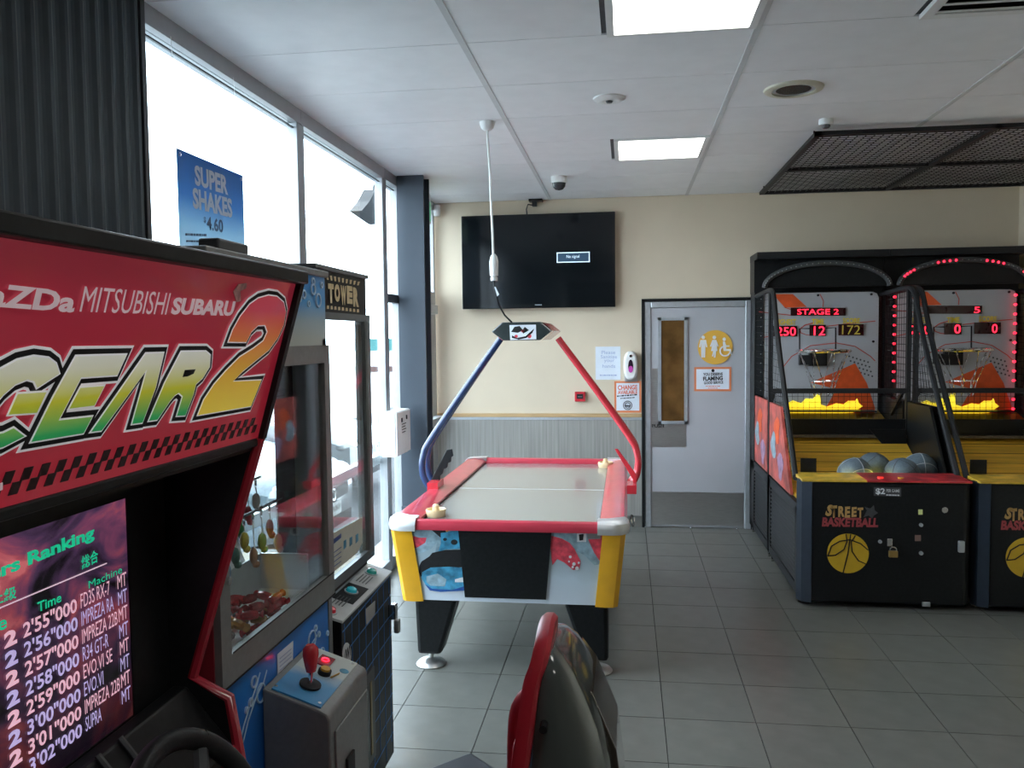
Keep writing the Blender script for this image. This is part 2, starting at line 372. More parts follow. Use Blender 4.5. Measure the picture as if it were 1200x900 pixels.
text_on('GOOD SERVICE', ink, T, pl, (825, 450.5), (847.5, 449.5), (825, 447.3), bold=.03)
obj('logo', MB().tube([pl.at(835.5, 434.3, .001), pl.at(835.5, 434.3, .003)], .014, 14), ink, T)
fine_print(orange, T, pl, (827, 453), (844, 453), (827, 451.6))
fine_print(orange, T, pl, (830, 455.2), (841, 455.2), (830, 454))
T, pl = notice('hand_notice', (698, 406, 727, 445), None, 'white paper notice with faint blue handwriting taped to the cream wall', 'notice')
hw = mat('faded_blue_pen', (.35, .42, .62), .6, noise=.1, scale=60)
for s, q in (('Please', (705, 415, 721, 411)), ('Sanitize', (704, 420, 723, 416)), ('your', (708, 425.5, 720, 421.5)), ('hands', (706, 431, 721, 427))):
    text_on(s, hw, T, pl, (q[0], q[1]), (q[2], q[1]), (q[0], q[3]), bold=0)
fine_print(hw, T, pl, (703, 440.5), (723, 440.5), (703, 438))
T, pl = notice('change_poster', (720, 446.5, 751.5, 483.5), orb, 'orange-bordered white poster reading change available beside the door', 'poster')
orl = mat('orange_red_ink', (.72, .13, .06), .6, noise=.05, scale=10)
text_on('CHANGE', orl, T, pl, (724, 457), (747, 456.5), (724, 451.5), bold=.03)
text_on('AVAILABLE', orl, T, pl, (724, 462), (747, 461.5), (724, 457.6), bold=.03)
fine_print(ink, T, pl, (723, 465), (747, 463.2), (723, 462.6))
fine_print(ink, T, pl, (727, 467.5), (744, 466.3), (727, 465.7))
for R_, r_ in ((.038, .004), (.024, .0035)): obj('roundel', MB().torus(pl.at(735.5, 475, .002), R_, r_, 24, 4, (0, 1, 0)), ink, T)
fine_print(ink, T, pl, (732.5, 476.8), (738.5, 476.8), (732.5, 473.3))
# soap dispenser
c = un(739, 428, 'y', W)
T = thing('soap_dispenser', 'white oval soap dispenser with a pink window on the cream wall', 'dispenser', (c.x, W, c.z-.13))
def oval(cx, cz, rx, rz, y0, y1, n=28, p=2.6):
    pts = [(cx+rx*math.copysign(abs(math.cos(t))**(2/p), math.cos(t)), cz+rz*math.copysign(abs(math.sin(t))**(2/p), math.sin(t))) for t in [2*PI*k/n for k in range(n)]]
    return MB().prism(pts, 'y', y0, y1)
obj('back_plate', MB().box(c.x-.055, c.x+.06, W-.03, W, c.z-.145, c.z-.05), steel, T, bevel=.004)
obj('cover', oval(c.x, c.z, .062, .125, W-.10, W-.002), white, T, bevel=.02, smooth=True)
obj('window', oval(c.x, c.z-.005, .022, .058, W-.104, W-.10, 20, 2), mat('dark_soap_window', (.03, .015, .03), .2, noise=.1), T)
obj('soap_level', oval(c.x, c.z-.032, .020, .030, W-.106, W-.104, 18, 2), mat('pink_soap', (.60, .08, .42), .25, noise=.1), T)
obj('button', oval(c.x, c.z+.085, .012, .012, W-.107, W-.099, 14, 2), chrome, T)
# fire call point
a = un(673.5, 470.5, 'y', W-.03); b = un(686, 459, 'y', W-.03)
T = thing('call_point', 'small red fire call point on the cream wall behind the red arch tube', 'alarm', ((a.x+b.x)/2, W, a.z))
obj('housing', MB().box(a.x, b.x, W-.045, W, a.z, b.z), redp, T, bevel=.006)
obj('face', MB().box(a.x+.02, b.x-.02, W-.048, W-.044, a.z+.025, b.z-.02), ink, T)
obj('glass_strip', MB().box(a.x+.03, b.x-.03, W-.050, W-.047, a.z+.045, b.z-.045), printw, T)
# motion sensor
T = thing('motion_sensor', 'white motion sensor high on the far wall in the corner by the window', 'sensor', (-1.70, W, 2.80))
obj('housing', MB().lathe((-1.70, W-.05, 2.81), [(.001, 0), (.030, .004), (.036, .05), (.034, .1), (.02, .112), (.001, .113)], 16), white, T, smooth=True)
obj('bracket', MB().box(-1.712, -1.688, W-.03, W, 2.85, 2.88), white, T)
# exit sign
T = thing('exit_sign', 'green and white exit sign under the ceiling beside the blue steel column', 'sign', (-1.60, 6.72, 2.66))
obj('housing', MB().box(-1.645, -1.600, 6.42, 6.83, 2.655, 2.90), white, T, bevel=.006)
obj('green_face', MB().box(-1.600, -1.597, 6.45, 6.80, 2.675, 2.83), mat('exit_green_lit_panel', (.12, .50, .28), .4, emit=.45, noise=.03), T)
obj('hanger', MB().box(-1.627, -1.618, 6.6, 6.65, 2.90, H), white, T)
text_at('EXIT', mat('lit_white_letter', (.9, .95, .9), .4, emit=.7, noise=.01), T, V((-1.5955, 6.50, 2.705)), V((0, 1, 0)), V((0, 0, 1)), .24, .10, .02)
# switch box by the column
T = thing('switch_cabinet', 'white wall-hung switch cabinet on the window mullion beside the steel column', 'cabinet', (-1.66, 5.92, .865))
obj('housing', MB().box(-1.727, -1.628, 5.73, 6.11, .865, 1.185), white, T, bevel=.004)
obj('door', MB().box(-1.628, -1.616, 5.735, 6.105, .87, 1.18), white, T, bevel=.003)
sp = Pl((-1.616, 0, 0), (1, 0, 0))
for p in ((5.86, 1.12), (5.99, 1.13)): obj('latch', MB().box(-1.616, -1.610, p[0]-.01, p[0]+.01, p[1]-.015, p[1]+.015), ink, T)
for k in range(4): obj('printed_line', MB().box(-1.6155, -1.6145, 5.86, 5.98-.02*(k % 2), 1.085-.02*k, 1.091-.02*k), ink, T)
# TV
T = thing('television', 'large black flat television hanging on the cream wall', 'television', (-.78, W, 1.95))
x0, x1, z0, z1 = -1.465, -.095, 1.968, 2.800
obj('casing', MB().box(x0, x1, W-.09, W-.05, z0, z1), mat('gloss_black_bezel', (.006, .007, .008), .2, coat=.4, noise=.05), T, bevel=.004)
obj('screen', MB().box(x0+.015, x1-.015, W-.092, W-.089, z0+.035, z1-.015), mat('dark_lcd_screen', (.006, .008, .010), .14, noise=.1, scale=3, coat=.3), T)
obj('wall_mount', MB().box(-1.1, -.45, W-.05, W, 2.2, 2.6), blackm, T)
tp = Pl((0, W-.0925, 0), (0, -1, 0))
a = tp.at(652.5, 308); b = tp.at(691, 295)
mb = MB()
for q in ((a.x, b.x, a.z, a.z+.008), (a.x, b.x, b.z-.008, b.z), (a.x, a.x+.008, a.z, b.z), (b.x-.008, b.x, a.z, b.z)): mb.box(q[0], q[1], W-.094, W-.0925, q[2], q[3])
lit = mat('lit_osd_white', (.6, .75, .85), .5, emit=.9, noise=.02)
obj('message_box', MB().box(a.x, b.x, W-.0932, W-.0921, a.z, b.z), mat('lit_osd_navy', (.01, .03, .06), .4, emit=1.2, ecol=(.012, .035, .065), noise=.05), T); obj('message_frame', mb, lit, T)
text_on('No signal', lit, T, tp, (664, 303.5), (679, 303), (664, 299), .0015, 0)
fine_print(alu, T, tp, (627, 357.8), (635, 357.8), (627, 356), .0015)
cb = un(622, 238, 'y', W-.1)
T = thing('television_cable', 'black cable and bracket dropping from the ceiling to the television', 'cable', (cb.x, W-.06, 2.8))
obj('bracket', MB().box(cb.x-.02, cb.x+.10, W-.10, W, 2.915, 2.932).box(cb.x+.01, cb.x+.05, W-.09, W-.04, 2.87, 2.915), blackm, T)
obj('cord', MB().tube([(cb.x+.03, W-.06, 2.88), (cb.x-.03, W-.06, 2.89), (cb.x-.045, W-.05, 2.85), (cb.x-.04, W-.045, 2.80)], .006, 6), ink, T, smooth=True)
# ================================================================= CEILING FITTINGS
lp = mat('led_panel_diffuser', (1, 1, 1), .5, emit=PANEL_LIGHT, ecol=(1, .985, .94))
lbl = ['square white led ceiling panel nearest the top edge of the photo', 'square white led ceiling panel farther back, before the television']
for i, y in enumerate((2.889, 5.319, .459, -1.97)):
    lab = lbl[i] if i < 2 else ['lit led ceiling panel above the camera', 'lit led ceiling panel behind the camera'][i-2]
    T = thing('ceiling_light', lab, 'light', (.22, y+.3, H-.01), 'square ceiling light panels')
    obj('frame', MB().box(-.075, -.045, y, y+.607, H-.012, H+.004).box(.485, .515, y, y+.607, H-.012, H+.004).box(-.045, .485, y, y+.02, H-.012, H+.004).box(-.045, .485, y+.587, y+.607, H-.012, H+.004), white, T)
    obj('diffuser', MB().box(-.045, .485, y+.02, y+.587, H-.006, H+.002), lp, T)
T = thing('ceiling_speaker', 'round white disc fitting with a small centre hole between the two light panels', 'ceiling fitting', (-.083, 4.411, H-.02))
obj('disc', MB().lathe((-.083, 4.411, H-.018), [(.001, .004), (.03, .002), (.034, .0), (.062, .002), (.082, .012), (.084, .018)], 32), white, T, smooth=True)
obj('centre_button', MB().lathe((-.083, 4.411, H-.026), [(.001, 0), (.015, .002), (.02, .012)], 16), dkgrey, T, smooth=True)
T = thing('downlight', 'round recessed downlight with cream trim ring and dark glass', 'light', (.833, 4.406, H-.012))
obj('trim_ring', MB().lathe((.833, 4.406, H-.014), [(.108, .012), (.105, .002), (.125, 0), (.142, .006), (.146, .014)], 36), mat('cream_enamel_ring', (.62, .60, .48), .4, noise=.03), T, smooth=True)
obj('reflector', MB().lathe((.833, 4.406, H-.006), [(.108, .002), (.095, .0), (.085, .0)], 36), alu, T, smooth=True)
obj('lens', MB().cyl((.833, 4.406, H-.005), 'z', .098, .003, 32), mat('dark_green_glass_lens', (.05, .06, .05), .15, noise=.3, scale=12), T)
T = thing('smoke_detector', 'small white cylindrical detector on the ceiling before the black mesh guard', 'detector', (1.138, 5.059, H-.05))
obj('base', MB().cyl((1.138, 5.059, H-.032), 'z', .040, .032, 20), white, T, smooth=True)
obj('sensor_cage', MB().lathe((1.138, 5.059, H-.052), [(.001, 0), (.018, .003), (.024, .012), (.024, .021)], 12), dkgrey, T, smooth=True)
T = thing('dome_camera', 'white dome security camera with dark lens bubble on the ceiling', 'camera', (-.508, 6.467, H-.1))
obj('collar', MB().lathe((-.508, 6.467, H-.05), [(.056, 0), (.062, .006), (.062, .05)], 24), white, T, smooth=True)
obj('bubble', MB().lathe((-.508, 6.467, H-.105), [(.001, 0), (.03, .008), (.047, .028), (.053, .055)], 24), mat('smoked_dome', (.03, .03, .035), .1, noise=.1), T, smooth=True)
T = thing('power_drop', 'white ceiling rose and cord with an inline plug feeding the hockey scoreboard', 'cord', (-.782, 4.77, 1.8))
obj('ceiling_rose', MB().lathe((-.782, 4.77, H-.05), [(.001, 0), (.02, .002), (.036, .015), (.042, .035), (.046, .05)], 20), white, T, smooth=True)
obj('white_cord', MB().tube([(-.782, 4.77, 2.9), (-.778, 4.77, 2.8), (-.770, 4.77, 2.66), (-.766, 4.77, 2.5), (-.758, 4.77, 2.3), (-.756, 4.77, 2.17)], .0065, 8), white, T, smooth=True)
obj('plug_body', MB().lathe((-.753, 4.77, 2.035), [(.001, 0), (.02, 0), (.021, .02), (.013, .024), (.024, .03), (.026, .11), (.019, .14), (.007, .155), (.001, .156)], 12), white, T, smooth=True)
obj('black_cord', MB().tube([(-.753, 4.77, 2.04), (-.752, 4.78, 1.98), (-.735, 4.82, 1.90), (-.71, 4.88, 1.84), (-.68, 4.96, 1.80)], .0055, 6), ink, T, smooth=True)
obj('cord_tag', MB().plate([(-.752, 4.765, 2.0), (-.744, 4.765, 2.0), (-.724, 4.765, 1.955), (-.736, 4.765, 1.945)], (0, -1, 0), .001), paper, T)
# ceiling vent
T = thing('ceiling_vent', 'square white louvred air vent at the top right of the ceiling', 'vent', (1.43, 3.19, H-.02))
obj('frame', MB().box(1.13, 1.72, 2.90, 2.94, H-.015, H+.004).box(1.13, 1.72, 3.455, 3.497, H-.015, H+.004).box(1.13, 1.17, 2.94, 3.455, H-.015, H+.004).box(1.68, 1.72, 2.94, 3.455, H-.015, H+.004), white, T)
obj('backing', MB().box(1.17, 1.68, 2.94, 3.455, H-.001, H+.004), ink, T)
for k in range(7):
    y = 2.97+k*.075; obj('louvre', MB().prism([(y, H-.013), (y+.045, H-.002), (y+.048, H-.005), (y+.003, H-.016)], 'x', 1.17, 1.68), white, T)
# mesh guard
T = thing('ceiling_guard', 'black steel mesh guard of four panels under the ceiling above the basketball machines', 'guard', (2.1, 6.25, 2.89))
gx0, gx1, gy0, gy1, gz = 1.13, 3.16, 5.23, 7.30, 2.895
for (a, b) in (((gx0, gy0), (gx1, gy0)), ((gx0, gy1), (gx1, gy1)), ((gx0, gy0), (gx0, gy1)), ((gx1, gy0), (gx1, gy1)), ((gx0, (gy0+gy1)/2+.05), (gx1, (gy0+gy1)/2+.05)), ((gx0+1.0, gy0), (gx0+1.0, gy1))):
    obj('frame_bar', MB().box(min(a[0], b[0])-.018, max(a[0], b[0])+.018, min(a[1], b[1])-.018, max(a[1], b[1])+.018, gz-.012, gz+.012), blackm, T)
mb = MB(); k = gx0
while k < gx1: mb.box(k-.0022, k+.0022, gy0, gy1, gz-.002, gz+.002); k += .05
k = gy0
while k < gy1: mb.box(gx0, gx1, k-.0022, k+.0022, gz+.002, gz+.006); k += .05
obj('wire_mesh', mb, blackm, T, kind='stuff')
for q in ((gx0, gy0+.1), (gx0, gy1-.1), (gx1, gy0+.1), (gx1, gy1-.1)): obj('hanger', MB().cyl((q[0], q[1], gz), 'z', .005, H-gz, 6), blackm, T)
# ================================================================= AIR HOCKEY TABLE
T = thing('air_hockey_table', 'red, white and yellow air hockey table with an overhead arch', 'game table', (-.6, 5.1, 0))
tx0, tx1, ty0, ty1 = -1.165, -.022, 4.03, 6.19
def taper(z): return .04*(.76-z)/.38
hk = MB()
def ring(z, e=0): t = taper(z)-e; return [(tx0+t, ty0+t*1.6, z), (tx1-t, ty0+t*1.6, z), (tx1-t, ty1-t*1.6, z), (tx0+t, ty1-t*1.6, z)]
a, b = ring(.375), ring(.765)
hk.add(a+b, [(3, 2, 1, 0), (4, 5, 6, 7)]+[(k, (k+1) % 4, 4+(k+1) % 4, 4+k) for k in range(4)])
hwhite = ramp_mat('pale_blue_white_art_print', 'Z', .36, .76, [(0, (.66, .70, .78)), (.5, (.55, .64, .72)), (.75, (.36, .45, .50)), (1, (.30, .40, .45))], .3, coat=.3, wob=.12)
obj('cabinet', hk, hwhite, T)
fn = V((0, -.38, -.064)).normalized()
hp = Pl((0, ty0, .765), fn)
for sx in (0, 1):
    for sy in (0, 1):
        mb = MB(); 
        for z in (.370, .765):
            t = taper(z); cx = (tx0+t) if not sx else (tx1-t); cy = (ty0+t*1.6) if not sy else (ty1-t*1.6)
            dx = 1 if not sx else -1; dy = 1 if not sy else -1
            pr = [(.095, -.010), (.04, -.018), (.006, -.016), (-.016, .006), (-.018, .04), (-.010, .095), (.04, .08), (.08, .04)]
            for (p, q) in pr: mb.v.append((cx+dx*p, cy+dy*q, z))
        n = 8; mb.f = [tuple(range(n)), tuple(range(2*n-1, n-1, -1))]+[(k, n+k, n+(k+1) % n, (k+1) % n) for k in range(n)]
        obj('corner_post', mb, yellow, T, smooth=True)
poly_on('access_panel', black, T, hp, [(537, 618), (647, 618), (640, 702), (545, 699)], .008, .008)
R2 = mat('red_art_print', (.62, .06, .09), .35, noise=.45, scale=30); BL = mat('cyan_art_print', (.05, .26, .42), .35, noise=.5, scale=22); NV = mat('navy_art_print', (.02, .08, .30), .35, noise=.2); 
SK = mat('grey_blue_art_print', (.25, .36, .42), .35, noise=.4, scale=25)
def art(m, pts, l=.002, nm='artwork'): return poly_on(nm, m, T, hp, pts, l, .001)
def c4(*p): return [(450+x/6, 600+y/6) for x, y in p]
art(SK, c4((150, 90), (400, 90), (400, 180), (330, 260), (230, 300), (170, 340)), .0015)
art(R2, c4((150, 95), (180, 110), (190, 165), (250, 180), (300, 180), (290, 215), (240, 245), (195, 262), (165, 265)), .0025)
art(SK, c4((330, 95), (525, 95), (520, 260), (400, 270), (360, 290), (380, 170)), .002)
art(ink, c4((300, 95), (420, 95), (445, 160), (400, 180)), .003)
art(yellow, c4((420, 95), (495, 95), (490, 110), (440, 140)), .0035)
art(BL, c4((400, 145), (450, 140), (525, 115), (535, 255), (430, 260), (380, 285), (400, 220)), .004)
for cc in ((495, 210, 24), (430, 190, 14)): art(ink, c4(*circ_px((cc[0], cc[1]), cc[2], cc[2]*.8, 12)), .0045)
art(ink, c4((250, 375), (265, 345), (320, 310), (340, 285), (430, 265), (545, 262), (560, 385), (330, 400), (290, 430), (260, 455), (247, 420)), .0045)
art(BL, c4((270, 420), (330, 388), (460, 382), (560, 390), (575, 520), (480, 548), (340, 535), (295, 510), (265, 460)), .005)
art(SK, c4((300, 450), (380, 430), (440, 470), (430, 520), (330, 515), (300, 490)), .0055)
art(printw, c4((500, 470), (560, 455), (565, 490), (500, 490)), .006)
art(NV, c4((290, 505), (340, 535), (480, 545), (575, 515), (575, 548), (400, 558), (325, 548)), .006)
art(mat('deep_red_band', (.35, .03, .05), .4, noise=.2), [(704, 618), (712, 618), (709, 632), (704, 632)], .004)
def c5(*p): return [(630+x/6.923, 600+y/6.923) for x, y in p]
art(SK, c5((105, 140), (400, 150), (540, 260), (530, 420), (460, 430), (380, 350), (250, 280), (110, 250)), .0015)
art(R2, c5((105, 190), (200, 215), (260, 250), (300, 300), (350, 400), (340, 460), (290, 470), (220, 410), (160, 380), (120, 430), (105, 300)), .0025)
art(R2, c5((410, 220), (545, 215), (540, 410), (500, 390), (460, 330)), .0025)
art(SK, c5((330, 170), (390, 180), (450, 330), (400, 360), (320, 270)), .003)
for q in ((265, 362, 12), (295, 420, 14), (320, 455, 15), (285, 445, 10), (335, 410, 9), (255, 400, 8)): art(printw, c5(*circ_px((q[0], q[1]), q[2], q[2], 10)), .0035)
art(printw, c5((320, 150), (395, 150), (395, 240), (320, 240)), .0038); art(ink, c5((335, 180), (375, 175), (370, 225), (340, 230)), .0045)
art(mat('grey_sticker', (.22, .23, .23), .5, noise=.05), c5((405, 145), (512, 145), (512, 213), (405, 213)), .004)
# playfield and rails
obj('playfield', MB().box(tx0+.03, tx1-.03, ty0+.02, ty1-.02, .755, .768), mat('silver_playfield', (.22, .23, .23), .2, noise=.05, scale=4, coat=.6), T)
for y in (5.1,): obj('centre_line', MB().box(tx0+.11, tx1-.11, y-.004, y+.004, .768, .7685), printw, T)
railr = mat('red_rail_vinyl', (.55, .045, .075), .28, coat=.5, noise=.12, scale=5)
def endrail(y, s):
    pr = [(y-.03, .755), (y-.034, .78), (y-.022, .800), (y, .806), (y+.022, .800), (y+.034, .785), (y+.034, .755)]
    return MB().prism(pr, 'x', tx0+.07, tx1-.07)
obj('end_rail', endrail(ty0+.012, 1), railr, T, smooth=True); obj('end_rail', endrail(ty1-.012, -1), railr, T, smooth=True)
for x, s in ((tx0, 1), (tx1, -1)):
    pr = [(x-s*.018, .755), (x-s*.024, .785), (x-s*.008, .806), (x+s*.03, .81), (x+s*.10, .792), (x+s*.112, .786), (x+s*.112, .755)]
    obj('side_rail', MB().prism(pr, 'y', ty0+.06, ty1-.05), railr, T, smooth=True)
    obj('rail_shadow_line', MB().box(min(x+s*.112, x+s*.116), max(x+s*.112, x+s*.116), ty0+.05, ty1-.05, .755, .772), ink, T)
for sx in (0, 1):
    for sy in (0, 1):
        cx = tx0 if not sx else tx1; cy = ty0 if not sy else ty1; dx = 1 if not sx else -1; dy = 1 if not sy else -1
        mb = MB(); prof = [(.12, -.03), (.05, -.032), (.005, -.02), (-.022, .01), (-.032, .05), (-.03, .12), (.115, .12), (.12, .045)]
        n = 8; vs = []
        for z, e in ((.750, .0), (.775, .004), (.800, -.002), (.812, -.018)):
            for (p, q) in prof: vs.append((cx+dx*(p-(.0 if p > .1 else e)), cy+dy*(q-(0 if q > .1 else e)), z))
        fs = [(k*n+j, k*n+(j+1) % n, (k+1)*n+(j+1) % n, (k+1)*n+j) for k in range(3) for j in range(n)]+[tuple(range(n))[::-1], tuple(range(3*n, 4*n))]
        # L-shaped cap: keep only outer corner by trimming the inner point
        vs2 = []
        for i, v in enumerate(vs):
            p, q = prof[i % n]
            if p > .1 and q > .1: v = (cx+dx*.07, cy+dy*.07, v[2])
            vs2.append(v)
        mb.add(vs2, fs); obj('corner_cap', mb, mat('satin_cast_silver', (.72, .73, .74), .35, .55, noise=.05), T, smooth=True)
for lx, s in ((-1.027, 1), (-.15, -1)):
    for ly in (4.17, 6.02):
        mb = MB(); e = .045; vs = []
        for z, w0, w1, d in ((.375, .055, .165, .10), (.07, .055, .07, .06)):
            for (p, q) in ((-w0, -d), (w1, -d), (w1, d), (-w0, d)): vs.append((lx+s*p, ly+.03+q, z))
        mb.add(vs, [(0, 1, 2, 3), (7, 6, 5, 4)]+[(k, 4+k, 4+(k+1) % 4, (k+1) % 4) for k in range(4)])
        lg = obj('leg', mb, black, T, bevel=.02)
        obj('foot', MB().lathe((lx+s*.005, ly+.03, 0), [(.001, 0), (.075, .0), (.080, .006), (.07, .018), (.04, .032), (.012, .038), (.012, .075)], 24), steel, lg, smooth=True)
obj('blower_housing', MB().prism([(-.85, .375), (-.35, .375), (-.42, .30), (-.78, .30)], 'y', 5.0, 5.35), black, T)
# arch
AY0, AY1 = 5.0, 5.62
prof = [(-.17, 1.70), (-.40, 1.385), (-.62, 1.07), (-.662, .98), (-.672, .90), (-.655, .82), (-.60, .745), (-.575, .735)]
bl = mat('deep_blue_tube', (.02, .045, .13), .25, coat=.5, noise=.05)
def smoothpath(p, n=5):
    out = []; P = [V(q) for q in p]
    for i in range(len(P)-1):
        a = P[max(i-1, 0)]; b = P[i]; c = P[i+1]; d = P[min(i+2, len(P)-1)]
        for k in range(n):
            t = k/n; out.append(.5*((2*b)+(c-a)*t+(2*a-5*b+4*c-d)*t*t+(3*b-a-3*c+d)*t**3))
    return out+[P[-1]]
for s, m in ((1, bl), (-1, redp)):
    for q in (-.03, .11): obj('arch_tube', MB().tube(smoothpath([(-.60+s*p, (5.10 if s > 0 else 5.3)+q*(1-max(0, min(1, (z-.9)/.75))), z) for p, z in prof]), .021, 12), m, T, smooth=True)
def scorebox(y0, y1, m, nm):
    hx = [(-.805, 1.745), (-.74, 1.80), (-.505, 1.80), (-.44, 1.745), (-.51, 1.69), (-.735, 1.69)]
    return obj(nm, MB().prism([(x, z) for x, z in hx], 'y', y0, y1), m, T, bevel=.006)
sb = scorebox(AY0-.03, AY0+.12, mat('gloss_black_scorebox', (.035, .045, .045), .15, coat=.8, noise=.1), 'scoreboard'); scorebox(AY0+.122, AY1+.05, redp, 'scoreboard')
bp = Pl((0, AY0-.03, 0), (0, -1, 0))
poly_on('display_card', paper, sb, bp, [(597, 381), (628, 380.5), (628.5, 397.5), (598, 398.5)], .003, .003)
for m, pts in ((ink, [(599, 389), (603, 383), (609, 382), (613, 387), (607, 390)]), (ink, [(612, 388), (615, 383), (620, 387), (613, 391)]), (R2, [(611, 386), (615, 386), (614, 390), (611, 389)]),
               (ink, [(600, 393), (606, 396), (616, 394), (625, 388), (626, 385), (624, 390), (617, 396), (608, 398), (600, 396)]), (R2, circ_px((620.5, 394), 2.4, 2.4, 10)), (R2, circ_px((605, 394), 2, 1.8, 8))):
    poly_on('printed_skate', m, sb, bp, pts, .004, .0008)
# puck rests either side of the table
def rest(m, pts, bx0, bx1, bm):
    r_ = obj('puck_rest', MB().prism(pts, 'y', 4.94, 4.96), m, T, bevel=.003)
    obj('rest_base', MB().box(bx0, bx1, 4.84, 5.0, .795, .845), bm, r_)
rest(black, [(-1.18, .80), (-1.182, .85), (-1.085, 1.03), (-1.052, 1.035), (-1.045, .994), (-1.058, .985), (-1.060, .957), (-1.078, .950), (-1.085, .921), (-1.105, .912), (-1.112, .885), (-1.13, .87), (-1.125, .80)], -1.185, -1.12, redp)
rest(redp, [(-.072, 1.045), (-.052, 1.043), (.057, .89), (.057, .80), (.035, .80), (.035, .862)], .0, .055, redp)
obj('hose_clip', MB().torus((.03, 4.75, .66), .03, .006, 16, 6, (1, .3, 0)), chrome, T, smooth=True)
def mallet(x, y, lab, z=.768):
    m = mat('ivory_plastic', (.80, .62, .36), .35, noise=.04, scale=20)
    G = thing('air_hockey_mallet', lab, 'mallet', (x, y, z), 'air hockey mallets')
    obj('rim', MB().lathe((x, y, z), [(.001, 0), (.046, 0), (.051, .006), (.054, .035), (.052, .040), (.047, .038), (.042, .014), (.001, .012)], 28), m, G, smooth=True)
    obj('knob', MB().lathe((x, y, z), [(.022, .012), (.020, .03), (.017, .045), (.018, .056), (.012, .064), (.001, .067)], 20), m, G, smooth=True)
a = un(511, 605, 'z', .768); mallet(a.x, a.y, 'cream mallet at the near left corner of the hockey table')
a = un(713, 547, 'z', .768); mallet(a.x-.02, a.y-.03, 'cream mallet at the far right corner of the hockey table')
# ================================================================= BASKETBALL MACHINES
net_wire = mat('black_net_cord', (.015, .015, .016), .7, noise=.1)
board = mat('silver_grey_backboard', (.42, .43, .46), .4, noise=.05, scale=4)
flame = ramp_mat('lit_flame_panel', 'Z', 1.12, 1.36, [(0, (.95, .62, .02)), (.5, (1, .85, .05)), (1, (1, .95, .25))], .4, emit=.95, wob=.1)
lane = mat('lit_yellow_maple_lane', (.75, .45, .05), .35, noise=.25, scale=5, stretch=(.4, 8, 8))
sideart = mat('salmon_red_graphic', (.42, .075, .06), .4, noise=.6, scale=9)
sideart2 = mat('lilac_graphic', (.34, .20, .32), .4, noise=.5, scale=14)
def net(mb, P, Q, R_, S, nu, nv, r=.0016):
    """wire grid over the quad P-Q-R-S"""
    P, Q, R_, S = map(V, (P, Q, R_, S))
    for k in range(nu+1):
        t = k/nu; mb.tube([P.lerp(Q, t), S.lerp(R_, t)], r, 3, False)
    for k in range(nv+1):
        t = k/nv; mb.tube([P.lerp(S, t), Q.lerp(R_, t)], r, 3, False)
